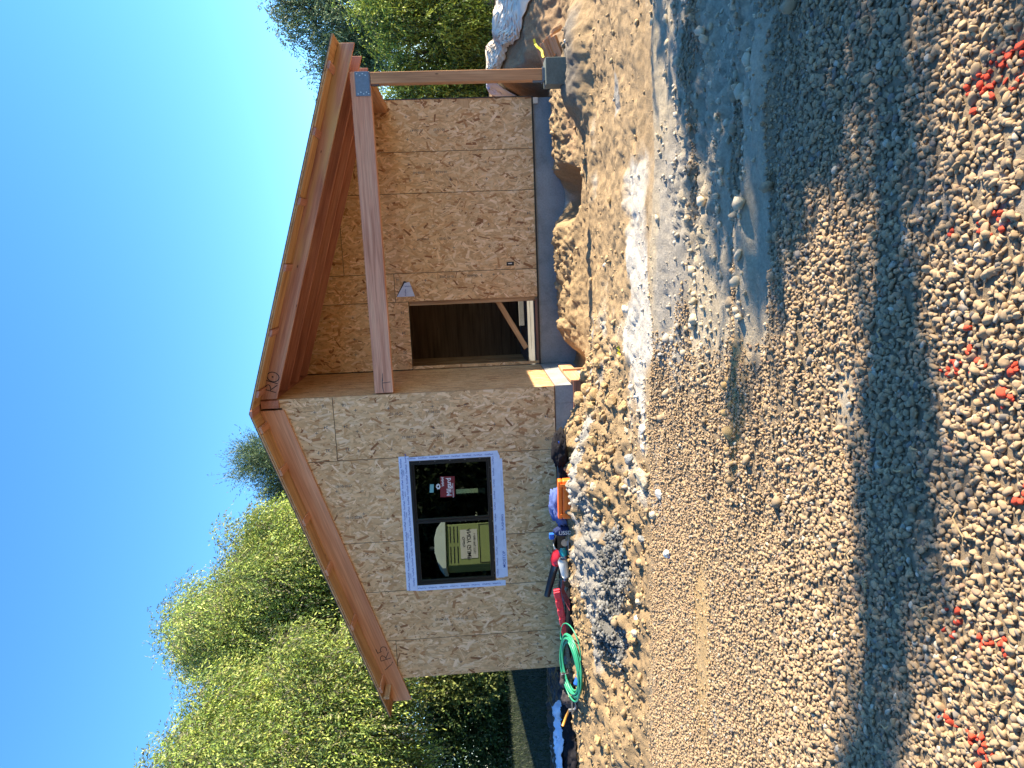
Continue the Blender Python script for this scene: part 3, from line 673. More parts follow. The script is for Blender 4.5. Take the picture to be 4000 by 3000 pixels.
# left front rafter with the bird's mouth cut where it meets the wall top
cut = [(-4.645, -0.045, ZL(-4.645) + 0.02), (-4.33, -0.045, ZL(-4.33)), (-4.30, -0.045, ZL(-4.2)), (-4.19, -0.045, ZL(-4.19)), (-0.14, -0.045, ZL(-0.14)), (-0.14, -0.045, ZLt(-0.14)), (-4.645, -0.045, ZLt(-4.645))]
rafter(-4.64, -0.14, ZL, ZLt, -0.045, 0.04, M['fir_red'])
for y_ in (0.56, 1.17, 1.78): rafter(0.02, 4.482, ZR, ZRt, y_, 0.04, M['fir_dark'])
for y_ in (2.4, 3.0, 3.6, 4.2, 4.8, 5.4): rafter(0.02, 4.482, ZR, ZRt, y_, 0.04, M['fir_dark']); rafter(-4.64, -0.18, ZL, ZLt, y_, 0.04, M['fir_dark'])
beam('ridge_beam', (-0.06, -0.032, 3.885), (-0.06, BY, 3.885), 0.11, 0.24, M['fir_dark'], house, upv=(0, 0, 1))
beam('ridge_cap_block', (-0.10, -0.40, 4.028), (-0.10, -0.06, 4.028), 0.09, 0.03, M['fir_dark'], house)
for (xs4, zf) in ((( 0.16, 0.95, 1.77, 2.58, 3.40, 4.16), DR), ((-0.34, -0.93, -1.66, -2.40, -3.24, -4.24), DL)):
    for x_ in xs4:
        s = 1 if zf is DR else -1; sl_ = (zf(x_ + .01) - zf(x_ - .01)) / .02; t = Vector((1, 0, sl_)).normalized(); nn = Vector((-sl_, 0, 1)).normalized()
        c0 = Vector((x_, 0, zf(x_))) - nn * 0.003; hw = 0.045
        P = [c0 - t * hw - nn * 0.038, c0 + t * hw - nn * 0.038, c0 + t * hw, c0 - t * hw]
        P = [(p.x, DY0 + 0.012, p.z) for p in P]
        MB().prism(P, (0, 0.36 + 0.0, 0)).build('lookout', M['fir_dark'] if s > 0 else M['fir_red'], house, frame_along((x_, DY0, zf(x_)), (x_, 0, zf(x_))), bevel=0.003)
for xs5, zf in (((0.02, 0.16, 0.95, 1.77, 2.58, 3.40, 4.16), DR), ((-0.20, -0.34, -0.93, -1.66, -2.40, -3.24, -4.24), DL)):
    for a, b in zip(xs5[:-1], xs5[1:]):
        s = 1 if zf is DR else -1; a2, b2 = a + s * 0.047, b - s * 0.047
        if abs(b2 - a2) < 0.1: continue
        beam('blocking', (a2, -0.205, zf(a2) - 0.013), (b2, -0.205, zf(b2) - 0.013), 0.32, 0.018, M['pine'], house, 0.002)
beam('eave_block', (-4.37, -0.36, 2.585), (-4.37, -0.05, 2.585), 0.035, 0.085, M['pine'], house)
# ---- porch beam, side beam, post, steel
beam('porch_beam', (0.02, 0.066, 2.345), (4.155, 0.066, 2.36), 0.13, 0.25, M['fir_beam'], house, 0.006)
beam('side_beam', (4.075, 0.135, 2.355), (4.075, D - 0.002, 2.355), 0.13, 0.245, M['fir_post'], house, 0.006)
beam('post', (4.075, 0.07, 0.048), (4.075, 0.07, 2.232), 0.14, 0.14, M['fir_post'], house, 0.006, (0, 1, 0))
m = MB().box((3.86, -0.006, 2.248), (4.153, -0.001, 2.423)).box((3.858, -0.006, 2.236), (4.155, 0.14, 2.2435)).box((3.86, 0.134, 2.25), (4.153, 0.139, 2.40))
m.box((3.996, 0.03, 2.13), (4.003, 0.11, 2.235)); cap = m.build('post_cap', M['steel'], house, bevel=0.001)
m = Many()
for px, pz in ((3.885, 2.395), (3.885, 2.325), (3.905, 2.36), (3.905, 2.29), (3.885, 2.262), (4.125, 2.395), (4.125, 2.325), (4.105, 2.36), (4.105, 2.29)): m.tube([(px, -0.013, pz), (px, -0.005, pz)], 0.0075, 6)
m.build('bolt_head', M['bolt'], cap)
m = MB().box((3.990, 0.02, 0.035), (4.003, 0.10, 0.17)).box((3.985, -0.01, 0.034), (4.165, 0.15, 0.046)); m.build('post_base', M['steel'], house, bevel=0.001)
MB().box((3.93, -0.085, -0.6), (4.255, 0.20, 0.012)).build('concrete_pier', M['pier'], house, bevel=0.006)
MB().box((4.0, -0.005, 0.0125), (4.15, 0.145, 0.032)).build('grout_pad', M['concrete'], house)
# ---- things fixed on the porch wall
m = MB().prism([(1.15, D - 0.0035, 2.285), (1.43, D - 0.0035, 2.02), (1.47, D - 0.0035, 2.08), (1.47, D - 0.0035, 2.16)], (0, 0.0012, 0)); m.v = [tuple(v) for v in m.v]
flap = MB().prism([(1.205, D - 0.004, 2.275), (1.425, D - 0.045, 2.135), (1.440, D - 0.045, 2.055), (1.205, D - 0.004, 1.985)], (0, 0.003, 0)).build('vent_flashing', M['tape'], house)
m = Many(); put_text(m, 'FortiFlash', 0.030, (1.28, D - 0.026, 2.13), A, Z_); put_text(m, 'FortiFlash', 0.028, (1.37, D - 0.042, 2.08), (0, 0, 1), (-1, 0, 0)); m.build('tape_lettering', M['tapeink'], flap)
MB().prism([(1.205, D - 0.003, 2.283), (1.455, D - 0.012, 2.145), (1.43, D - 0.010, 2.09), (1.26, D - 0.004, 2.16)], (0, 0.002, 0)).build('painted_flap_shadow', M['bronze'], flap)  # dark sheet painted in for the flap's shade
MB().prism([(1.195, D - 0.003, 1.982), (1.40, D - 0.03, 2.05), (1.455, D - 0.004, 2.09), (1.215, D - 0.004, 1.895)], (0, 0.002, 0)).build('bent_board_flap', M['pine'], flap)
ob_ = MB().box((1.632, D - 0.006, 0.366), (1.694, D - 0.001, 0.486)).build('outlet_box', M['bronze'], house)
MB().prism([(1.66, D - 0.014, 0.40), (1.675, D - 0.014, 0.40), (1.672, D - 0.014, 0.462), (1.660, D - 0.014, 0.462)], (0, 0.006, 0)).build('wire_end', M['white'], ob_)
MB().prism([(4.05, D - 0.004, 0.96), (4.19, D - 0.004, 0.975), (4.195, D - 0.004, 1.16), (4.12, D - 0.004, 1.16), (4.09, D - 0.004, 1.09), (4.07, D - 0.004, 1.06)], (0, 0.002, 0)).build('board_patch', M['pine'], house)
MB().box((0.012, D - 0.008, -0.02), (4.205, D - 0.003, 0.006)).box((4.198, D - 0.01, 0), (4.212, D + 0.01, 2.45)).build('edge_flashing', M['bronze'], house)
# ---- carpenter's marks: stamps on the sheets, rafter numbers
m = Many()
def plus(mm, x, z, y, s=0.022):
    m = mm._n(); m.prism([(x - s, y, z - .0035), (x + s, y, z - .0035), (x + s, y, z + .0035), (x - s, y, z + .0035)], (0, .0004, 0)); m.prism([(x - .0035, y - .0005, z - s), (x + .0035, y - .0005, z - s), (x + .0035, y - .0005, z + s), (x - .0035, y - .0005, z + s)], (0, .0004, 0))
def dash(m, x, z, y): m.prism([(x - .004, y, z - .022), (x + .004, y, z - .022), (x + .004, y, z + .022), (x - .004, y, z + .022)], (0, .0004, 0))
for x_ in (-0.2, -0.5, -0.78): 
    for z_ in (0.85, 1.7, 2.3, 2.75, 3.3): plus(m, x_, z_, -0.0032) if zraf(x_) > z_ + 0.1 else None
    dash(m, x_, 2.0, -0.0032); dash(m, x_, 1.25, -0.0032)
for x_, txt, z_ in ((-0.28, '10-10-22', 2.2), (-0.62, '17106155', 2.05), (-0.28, '17106155', 1.7), (-0.62, '10-10-22', 1.65)): put_text(m, txt, 0.05, (x_, -0.0034, z_), (0, 0, -1), (1, 0, 0))
for x_, txt in ((-0.12, '16'), (-0.42, '24'), (-0.75, '32')):
    for z_ in (0.12, 2.90, 3.17):
        if zraf(x_) > z_ + .08: put_text(m, txt, 0.06, (x_, -0.0034, z_), (0, 0, 1), (-1, 0, 0))
for x_ in (-1.35, -1.75, -2.3, -2.65, -3.1, -3.45, -3.9, -4.15):
    for z_ in (0.35, 0.62, 2.42, 2.75, 3.1):
        if zraf(x_) > z_ + .12 and not (WX0 - .1 < x_ < WX1 + .1 and z_ > 0.7 and z_ < 2.3): (plus if int(x_ * 20 + z_ * 10) % 3 else dash)(m, x_ + random.uniform(-.05, .05), z_, -0.0032)
for x_, z_ in ((-3.25, 1.35), (-3.2, 1.9), (-3.5, 1.6), (-4.0, 0.5), (-4.1, 1.5)): plus(m, x_, z_, -0.0032)
put_text(m, '10-10-2022', 0.05, (-1.28, -0.0034, 3.0), (0, 0, -1), (1, 0, 0)); put_text(m, '10-10-2022', 0.05, (-1.75, -0.0034, 2.9), (0, 0, -1), (1, 0, 0)); put_text(m, '10-10-22', 0.05, (-3.4, -0.0034, 1.45), (0, 0, -1), (1, 0, 0)); put_text(m, '17106155', 0.05, (-3.4, -0.0034, 1.75), (0, 0, -1), (1, 0, 0))
for x_ in (1.95, 2.3, 3.0, 3.25, 3.62, 3.95):
    for z_ in (0.75, 1.32, 1.95): plus(m, x_, z_, D - 0.0032)
    dash(m, x_, 1.63, D - 0.0032); dash(m, x_, 0.3, D - 0.0032)
for x_ in (2.1, 3.12, 3.75): put_text(m, '17106147', 0.05, (x_, D - 0.0034, 1.80), (0, 0, 1), (-1, 0, 0)); put_text(m, '10-10-22', 0.05, (x_, D - 0.0034, 1.45), (0, 0, 1), (-1, 0, 0))
put_text(m, '10-10-2022', 0.05, (1.50, D - 0.0034, 1.45), (0, 0, 1), (-1, 0, 0)); put_text(m, '08:50:50', 0.05, (1.50, D - 0.0034, 1.05), (0, 0, 1), (-1, 0, 0))
for x_, z_, t_ in ((0.95, 2.2, '16'), (0.62, 2.2, '24'), (0.30, 2.2, '32'), (1.48, 2.24, '16'), (2.2, 0.10, '16'), (2.45, 0.10, '24')): put_text(m, t_, 0.06, (x_, D - 0.0034, z_), (0, 0, 1), (-1, 0, 0))
for x_, z_ in ((0.9, 3.0), (0.55, 3.0), (0.3, 3.0), (0.9, 2.72), (1.3, 2.8), (2.2, 2.7)): plus(m, x_, z_, D - 0.0032)
for x_, z_ in ((1.5, 0.9), (1.5, 0.7), (1.45, 1.8), (1.5, 0.55)): plus(m, x_, z_, D - 0.0032)
m.build('sheet_stamp', M['stamp'], house)
ti = Vector((1, 0, -0.3115)).normalized(); tn = Vector((0.3115, 0, 1)).normalized()
m = MB()
def mark(m, seq, org, ax, ay, wd):
    for st in seq: stroke(m, st, wd, org, ax, ay)
arc = lambda cx, cy, rx, ry, a0, a1, n=10: [(cx + rx * math.cos(a0 + (a1 - a0) * i / n), cy + ry * math.sin(a0 + (a1 - a0) * i / n)) for i in range(n + 1)]
Rst = [[(0, 0), (0.005, .15)], arc(0.005, .11, .075, .04, math.pi / 2, -math.pi / 2), [(0.02, .07), (0.10, 0.0)]]
mark(m, Rst + [[(.125, 0), (.13, .15)], arc(.20, .075, .065, .08, 0, 2 * math.pi, 18), arc(.20, .08, .006, .006, 0, 6.3, 6)], Vector((0.11, -0.046, ZR(0.11) + 0.035)), ti, tn, 0.011)
m.build('rafter_number', M['ink'], house)
m = MB(); tl = Vector((1, 0, 0.3195)).normalized(); tn2 = Vector((-0.3195, 0, 1)).normalized()
mark(m, Rst + [[(.21, .15), (.14, .15), (.145, .09)], arc(.16, .05, .05, .045, 1.9, -2.2, 10), [(-0.09, 0.02), (-0.07, -.0)], [(-.10, .03), (-.15, .15)]], Vector((-3.93, -0.046, ZL(-3.93) + 0.03)), tl, tn2, 0.009)
m.build('rafter_number', M['ink'], house)
m = MB(); mark(m, [arc(0, 0, .12, .03, 2.6, 0.6, 8), [(0.02, .03), (.03, -.08)], [(.05, .02), (.15, .015)]], Vector((0.14, -0.001, 2.33)), (1, 0, 0), (0, 0, 1), 0.008); m.build('pencil_mark', M['stamp'], house)
# ------------------------------------------------------------------ trees and plants
def pix(u, v, y):
    """place of an upright-photo pixel at depth y, used once to lay out the trees"""
    d = right * ((u - 1500) / 2729.9) + down * ((v - 2000) / 2729.9) + fwd; t = (y - CAMP.y) / d.y; return CAMP + d * t
def leaves_mesh(clumps, per, nl, L, Wd, spray, droop, cols, seed, spread=1.0, curl=0.5):
    """clumps: (n,4) centre+radius; each carries `per` drooping sprays of nl leaflets"""
    r = np.random.default_rng(seed); cl = np.asarray(clumps, float)
    ci = np.repeat(np.arange(len(cl)), (per * (cl[:, 3] / cl[:, 3].mean()) ** 2).astype(int) + 1); n = len(ci)
    d = r.normal(size=(n, 3)); d /= np.linalg.norm(d, axis=1)[:, None]
    p = cl[ci, :3] + d * (cl[ci, 3] * r.uniform(0.25, 1.0, n) ** 0.6)[:, None]
    dr = d * 0.7 * spread + r.normal(size=(n, 3)) * 0.45; dr[:, 2] -= droop * r.uniform(0.4, 1.3, n); dr /= np.linalg.norm(dr, axis=1)[:, None]
    s = np.linspace(0.05, 1, nl)[None, :, None] * spray * r.uniform(0.5, 1.2, n)[:, None, None]
    q = p[:, None, :] + dr[:, None, :] * s; q[:, :, 2] -= curl * droop * (s[:, :, 0] ** 2) / max(spray, .1)
    q = q.reshape(-1, 3); m_ = len(q)
    ax = np.repeat(dr, nl, 0) * 0.8 + r.normal(size=(m_, 3)) * 0.55; ax[:, 2] -= droop * 0.5; ax /= np.linalg.norm(ax, axis=1)[:, None]
    sd_ = np.cross(ax, r.normal(size=(m_, 3))); sd_ /= np.linalg.norm(sd_, axis=1)[:, None] + 1e-9
    l = (L * r.uniform(0.6, 1.25, m_))[:, None]; w_ = (Wd * r.uniform(0.6, 1.25, m_))[:, None]
    v = np.stack([q, q + ax * l * 0.45 + sd_ * w_ / 2, q + ax * l, q + ax * l * 0.45 - sd_ * w_ / 2], 1).reshape(-1, 3)
    f = np.arange(m_ * 4).reshape(-1, 4)
    cc = np.asarray(cols, float); tc = cc[r.integers(0, len(cc), n)] * r.uniform(0.75, 1.2, (n, 1)) * np.repeat(r.uniform(0.8, 1.15, len(cl)), np.bincount(ci, minlength=len(cl)))[:, None]
    tc = np.repeat(tc, nl, 0) * r.uniform(0.9, 1.12, (m_, 1))
    return v, f, np.repeat(tc, 4, 0)
def clumps_in(blobs, seed, rc=(0.35, 0.8), dens=1.0):
    r = np.random.default_rng(seed); out = []
    for (c, rad) in blobs:
        rad = np.array(rad, float); n = int(dens * 14 * (rad[0] * rad[1] * rad[2]) ** (2 / 3)) + 6
        d = r.normal(size=(n, 3)); d /= np.linalg.norm(d, axis=1)[:, None]; k = r.uniform(0.45, 1.0, n)[:, None] ** 0.5
        P = np.array(c)[None] + d * k * rad * (1 + 0.12 * r.normal(size=(n, 1)))
        out.append(np.concatenate([P, r.uniform(rc[0], rc[1], (n, 1))], 1))
    return np.concatenate(out)
M['bark'] = plain('grey_bark', (0.10, 0.075, 0.055, 1), 0.9, 0.35, 9, 0.6)
def tree(name, label, cat, base, blobs, cols, seed, per=26, nl=9, L=0.11, Wd=0.035, spray=0.6, droop=0.8, trunk=0.2, rc=(0.35, 0.8), dens=1.0, group=None, limbs=1.0, spread=1.0):
    r = np.random.default_rng(seed + 100); rn = random.Random(seed)
    base = Vector(base); t = thing(name, label, cat, base, group=group)
    cl = clumps_in(blobs, seed, rc, dens)
    v, f, c = leaves_mesh(cl, per, nl, L, Wd, spray, droop, cols, seed, spread)
    fr_ = Matrix.Translation(base); v = v - np.array(base)[None]
    npmesh('crown', v, f, M['leaf'], t, c, frame=fr_)
    m = MB(); cen = sum((Vector(b[0]) for b in blobs), Vector()) / len(blobs)
    fork = base.lerp(cen, 0.45); fork.x = base.x * 0.6 + cen.x * 0.4; fork.y = base.y * 0.6 + cen.y * 0.4
    def limb(a, b, r0, r1, wob=0.12, n=7):
        P = []; L_ = (b - a).length
        for i in range(n + 1):
            s = i / n; p = a.lerp(b, s); k = math.sin(s * math.pi) * wob * L_
            P.append(p + Vector((rn.uniform(-.5, .5) * k, rn.uniform(-.5, .5) * k, k * 0.4)))
        m.tube(P, [r0 + (r1 - r0) * i / n for i in range(n + 1)], 7); return P
    limb(base - Vector((0, 0, 0.3)), fork, trunk, trunk * 0.7, 0.05)
    off = 0
    for (bc, rad) in blobs:
        bc = Vector(bc); P = limb(fork, bc, trunk * 0.6, trunk * 0.22, 0.14)
        ds = [Vector(q[:3]) for q in cl if (Vector(q[:3]) - bc).length < max(rad) * 1.1]; rn.shuffle(ds)
        for q in ds[:int(16 * limbs)]: limb(P[rn.randrange(3, 8)], q, trunk * 0.15, 0.008, 0.12, 6)
    m.build('trunk', M['bark'], t, smooth=True)
    return t
PEP = [(0.32, 0.41, 0.07), (0.24, 0.32, 0.06), (0.43, 0.48, 0.10), (0.12, 0.17, 0.05), (0.38, 0.38, 0.12), (0.17, 0.15, 0.09), (0.15, 0.22, 0.06)]
OLI = [(0.12, 0.17, 0.06), (0.19, 0.24, 0.10), (0.07, 0.10, 0.045), (0.25, 0.29, 0.13)]
PEPR = [(0.38, 0.46, 0.06), (0.22, 0.30, 0.045), (0.42, 0.47, 0.07), (0.07, 0.10, 0.025)]
CON = [(0.09, 0.14, 0.06), (0.06, 0.10, 0.05), (0.13, 0.18, 0.08)]
def B(u, v, y, rx, ry=None, rz=None): p = pix(u, v, y); return ((p.x, p.y, p.z), (rx, ry or rx * 0.9, rz or rx * 0.85))
# big pepper tree on the far left (nearest, fills the lower left of the upright view)
p = pix(60, 1900, 6.5); tree('pepper_tree', 'nearest and brightest weeping pepper tree, at the picture edge left of the house', 'tree', (p.x - 4.0, 6.5, 0.3),
     [B(40, 980, 6.5, 1.9), B(-150, 860, 6.8, 2.0), B(170, 1290, 6.3, 1.5), B(-60, 1330, 6.0, 1.9), B(300, 1180, 6.6, 1.1), B(190, 880, 6.9, 0.8), B(360, 1430, 6.6, 0.95)], PEP, 3, per=170, L=0.105, Wd=0.034, trunk=0.22, dens=0.85, rc=(0.35, 0.85))
p = pix(520, 1900, 10); tree('pepper_tree', 'tall weeping pepper tree directly behind the left roof slope', 'tree', (p.x, 10, 0.4),
     [B(620, 900, 10, 1.9), B(560, 830, 10.3, 1.3), B(690, 1080, 9.6, 1.8), B(520, 1220, 9.6, 1.9), B(400, 1080, 10, 1.3), B(760, 1150, 9.8, 1.3), B(440, 1450, 9.8, 1.6), B(800, 1010, 10.2, 1.3), B(880, 1130, 10.4, 1.0)], PEP, 5, per=160, L=0.10, Wd=0.034, trunk=0.26, dens=0.8, rc=(0.35, 0.8))
p = pix(420, 1900, 13); tree('olive_green_tree', 'thin open tree with bare forked branches showing sky between the two pepper trees', 'tree', (p.x, 13, 0.4),
     [B(560, 710, 13, 1.1), B(520, 790, 13, 1.2), B(420, 760, 13, 0.9), B(370, 930, 12.8, 1.0), B(320, 800, 13, 0.8)], OLI + PEP[:2], 8, per=13, trunk=0.2, limbs=1.3, rc=(0.3, 0.6))
p = pix(920, 1900, 12); tree('small_brown_tree', 'small brownish seeding tree top just above the left roof slope', 'tree', (p.x, 12, 0.4),
     [B(930, 1150, 12, 0.75), B(880, 1240, 12, 0.7), B(990, 1180, 12, 0.45)], [(0.20, 0.15, 0.08), (0.15, 0.15, 0.06), (0.25, 0.19, 0.10)], 9, per=26, trunk=0.1, droop=0.1, L=0.07, Wd=0.05, spray=0.3, rc=(0.25, 0.45))
p = pix(1160, 1900, 13); tree('conifer_tree', 'dark feathery conifer top rising over the ridge of the roof', 'tree', (p.x, 13, 0.4),
     [B(1170, 1060, 13, 0.75, None, 0.9), B(1240, 1090, 13, 0.7, None, 0.7), B(1110, 1090, 13, 0.6), B(1190, 990, 13, 0.42, None, 0.5), B(1060, 1130, 13, 0.4)], CON, 12, per=46, nl=10, L=0.10, Wd=0.022, spray=0.55, droop=-0.35, trunk=0.14, rc=(0.2, 0.38), dens=1.6, spread=1.4)
# right side
p = pix(2860, 1900, 10.5); tree('olive_green_tree', 'tall dark blue-green tree behind the right eave of the porch roof', 'tree', (p.x + 0.5, 10.5, 0.3),
     [B(2960, 1180, 10.5, 0.95), B(2740, 1320, 10.5, 0.8), B(2680, 1330, 10.3, 0.55), B(2880, 1340, 10.3, 1.0), B(3150, 1250, 10.5, 1.2), B(2740, 1420, 10.2, 0.8), B(2990, 1110, 10.5, 0.45), B(2840, 1450, 10.4, 0.8), B(3300, 1350, 10.4, 1.4)], OLI, 15, per=60, trunk=0.16, limbs=1.5, rc=(0.25, 0.5), spray=0.45, L=0.09, Wd=0.028)
p = pix(2880, 1900, 7.5); tree('pepper_tree', 'bright yellow-green weeping pepper tree behind the porch post', 'tree', (p.x + 0.6, 7.5, 0.3),
     [B(2850, 1600, 7.5, 0.85), B(2960, 1500, 7.4, 0.75), B(2700, 1660, 7.6, 0.65), B(2960, 1700, 7.2, 0.85), B(2750, 1780, 7.6, 0.75), B(2880, 1830, 7.2, 0.75), B(3120, 1650, 7.5, 1.2), B(2560, 1750, 7.8, 0.8), B(2640, 1560, 7.8, 0.45), B(3050, 1480, 7.5, .8)], PEPR, 18, per=64, trunk=0.14, rc=(0.25, 0.5), spray=0.42, L=0.085, Wd=0.028, dens=1.3)
# hedge masses at the left, below the trees
for k, (u, v, y, rx, rz, cols, lab) in enumerate([
    (60, 1790, 9.5, 2.0, 1.5, [(0.05, 0.10, 0.03), (0.03, 0.07, 0.02), (0.08, 0.13, 0.035)], 'dark ivy-covered bush at the far left edge of the lawn'),
    (270, 1800, 9.2, 1.35, 1.4, [(0.05, 0.10, 0.025), (0.10, 0.15, 0.05), (0.03, 0.07, 0.02)], 'dark glossy bush behind the lawn, between the edge bush and the house wall'),
    (400, 1790, 8.8, 1.1, 1.5, [(0.16, 0.20, 0.05), (0.08, 0.12, 0.03), (0.20, 0.23, 0.07)], 'pale green bush tight against the far left corner of the house')]):
    p = pix(u, v, y); tree('hedge_bush', lab, 'bush', (p.x, y, 0.5), [((p.x, y, p.z), (rx, rx * 0.8, rz)), ((p.x + .4, y + .2, p.z - .5), (rx, rx * 0.8, rz))], cols, 30 + k, per=60, nl=5, L=0.085, Wd=0.06, spray=0.25, droop=0.15, trunk=0.06, rc=(0.3, 0.55), limbs=0.5, dens=1.6)
for k, (u, y, h) in enumerate(((2600, 9, 1.2), (3080, 8, 1.4))):
    p = pix(u, 1880, y); tree('hedge_bush', ('low leafy bush behind the far right corner of the porch wall', 'low leafy bush above the white sheeting at the right edge')[k], 'bush', (p.x, y, 0.3), [((p.x, y, 1.1), (1.1, .8, h * .8))], [(0.08, 0.12, 0.03), (0.05, 0.09, 0.02)], 36 + k, per=60, nl=5, L=0.08, Wd=0.05, spray=0.25, droop=0.2, trunk=0.05, rc=(0.3, 0.5), limbs=.5, dens=1.6)
# trees out of the frame: their shade falls across the yard, and they stand in the window's reflection
TA = math.tan(SAZ)
def offtree(xt, p_, h0, blobs, lab, seed, **k):
    y_ = p_ + xt * TA
    tree('shade_tree', lab, 'tree', (xt, y_, -0.5), [((xt + dx, y_ + dy, z), (r1, r2, r3)) for dx, dy, z, r1, r2, r3 in blobs], OLI, seed, per=k.pop('per', 40), L=0.14, Wd=0.06, nl=6, spray=0.2, droop=0.2, **k)
offtree(8.6, -4.85, 0, [(0, 0.1, 1.2, 0.9, 0.75, 1.45), (0, -0.5, 1.7, 0.7, 0.42, 1.1), (0, 0.85, 0.8, 0.7, 0.45, 1.2)], 'leafy shrub right of the yard, out of the frame beside the pier', 50, trunk=0.08, rc=(0.10, 0.24), dens=2.2, per=20)
offtree(8.6, -6.1, 0, [(0, 0.1, 1.2, 0.8, 0.5, 1.5), (0, -0.25, 1.1, 0.7, 0.4, 1.3)], 'low shrub right of the gravel, out of the frame', 51, trunk=0.06, rc=(0.15, 0.25), dens=5.5)
offtree(9.2, -6.97, 0, [(0, 0.0, 3.0, 0.6, 0.15, 1.6), (0, 0.0, 1.2, 0.7, 0.2, 1.4), (0, 0.0, 4.6, 0.6, 0.14, 1.1)], 'slim upright tree right of the gravel, out of the frame', 52, trunk=0.12, rc=(0.08, 0.16), dens=2.6, per=14)
offtree(8.6, -8.15, 0, [(0, 0.0, 1.15, 0.9, 0.62, 1.6), (0, -0.85, 1.15, 0.7, 0.5, 1.6)], 'rounded shrub right of the camera, out of the frame', 53, trunk=0.08, rc=(0.10, 0.22), dens=3.0, per=30)
offtree(8.4, 1.75, 0, [(0, 0, 2.2, 0.5, 0.4, 2.2)], 'added unseen narrow tree right of the dirt bank, shading the return wall', 54, trunk=0.08, rc=(0.12, 0.22), dens=5)  # invented tree, cuts off the sun patch on the return wall
for k, (x_, y_, s) in enumerate(((-12.5, -13, 2.6), (-8.5, -15.5, 3.0), (-4.5, -14.5, 2.8), (0.0, -17, 3.0), (-16.5, -9.5, 2.6))):
    tree('garden_tree', ('dense dark tree behind the portable toilet', 'broad dark tree behind the camera, second from the toilet', 'dark tree behind the camera, seen only in the window', 'tall dark tree directly behind the camera', 'dense dark tree far left behind the yard')[k], 'tree', (x_, y_, -0.3),
         [((x_, y_, 2.2), (s, s * .8, 2.6)), ((x_ + .8, y_, 4.8), (s * .9, s * .8, 2.0)), ((x_ - 1, y_ + .3, 3.2), (s * .7, s * .7, 2.0))], [(0.025, 0.04, 0.014), (0.04, 0.055, 0.02), (0.02, 0.03, 0.012)], 60 + k, per=36, nl=6, L=0.22, Wd=0.11, spray=0.5, droop=0.3, trunk=0.22, rc=(0.5, 0.9), limbs=0.5)
# ---- lawn (shaded grass strip on the left)
def lawn():
    n = 26000; r = np.random.default_rng(77); x = r.uniform(-14, -4.4, n); y = r.uniform(2.3, 9.2, n); z = H(x, y)
    a = r.uniform(0, 6.28, n); h = r.uniform(0.03, 0.10, n); p = np.stack([x, y, z], 1); dx = np.stack([np.cos(a) * .006, np.sin(a) * .006, 0 * a], 1)
    tip = p + np.stack([r.normal(0, .025, n), r.normal(0, .025, n), h], 1)
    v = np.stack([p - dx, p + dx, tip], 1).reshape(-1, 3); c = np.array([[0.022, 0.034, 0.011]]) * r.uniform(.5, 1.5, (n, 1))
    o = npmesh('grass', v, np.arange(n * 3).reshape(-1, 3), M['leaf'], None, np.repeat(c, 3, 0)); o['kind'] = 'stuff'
lawn()
# ------------------------------------------------------------------ cloth, sheets and tarps
def cloth(name, mat, path, width, lab, cat, fold=0.05, ff=3.0, lift=0.01, seed=0, nu=70, nv=30, th=0.004, side=None, group=None, zf=None, parent=None):
    """strip of creased sheet along a ground path; width may vary along it"""
    r = np.random.default_rng(seed); P = [np.array(p, float) for p in path]; m = len(P); V = []
    for i in range(nu + 1):
        s = i / nu * (m - 1); k = min(int(s), m - 2); t = s - k; t2 = t * t * (3 - 2 * t); c = P[k][:2] * (1 - t2) + P[k + 1][:2] * t2
        d = P[k + 1][:2] - P[k][:2]; d /= np.linalg.norm(d); nrm = np.array((-d[1], d[0]))
        wv = np.interp(s, range(m), width) * (1 + 0.18 * math.sin(i * 0.17 + seed)) 
        for j in range(nv + 1):
            q = c + nrm * wv * (j / nv - 0.5); e = min(j, nv - j, i, nu - i) / 4.0
            V.append((q[0] + 0.02 * math.sin(j * 2.1 + i), q[1], min(e, 1), c[0], c[1]))
    V = np.array(V); z = H(V[:, 0], V[:, 1])
    n1 = fbm(V[:, 0] * ff + seed, V[:, 1] * ff * 1.6 + seed * 2, 4); rid = 1 - np.abs(fbm(V[:, 0] * ff * 1.5 + 9 + seed, V[:, 1] * ff * 2.5, 3)) * 5
    bump_ = (np.clip(rid, 0, 1) * 0.7 + (n1 + 0.3) * 0.9) * fold
    z = z + lift + bump_ * (0.25 + 0.75 * V[:, 2])
    if zf is not None: z = z + zf(V[:, 0], V[:, 1])
    ii = (np.arange(nu)[:, None] * (nv + 1) + np.arange(nv)[None]).ravel(); f = np.stack([ii, ii + nv + 1, ii + nv + 2, ii + 1], 1)
    base = Vector((float(P[0][0]), float(P[0][1]), hz(P[0][0], P[0][1])))
    v = np.stack([V[:, 0], V[:, 1], z], 1) - np.array(base)[None]
    o = npmesh(name, v, f, mat, parent, smooth=True, frame=Matrix.Translation(base))
    sm = o.modifiers.new('solid', 'SOLIDIFY'); sm.thickness = th
    if lab: tag(o, lab, cat, group)
    return o
M['tarp_white'] = plain('dusty_white_sheet', (0.70, 0.60, 0.47, 1), 0.5, 0.16, 5, 0.2)
M['tarp_blue'] = plain('pale_sheet', (0.56, 0.66, 0.84, 1), 0.6, 0.1, 4, 0.15)
M['black_cloth'] = plain('black_fabric', (0.014, 0.013, 0.016, 1), 0.95, 0.3, 40, 0.2, spec=0.15)
M['blue_cloth'] = plain('blue_fleece', (0.085, 0.125, 0.32, 1), 0.95, 0.2, 40, 0.3, spec=0.15)
M['navy_cloth'] = plain('navy_fabric', (0.018, 0.028, 0.09, 1), 0.9, 0.2, 40, 0.2, spec=0.2)
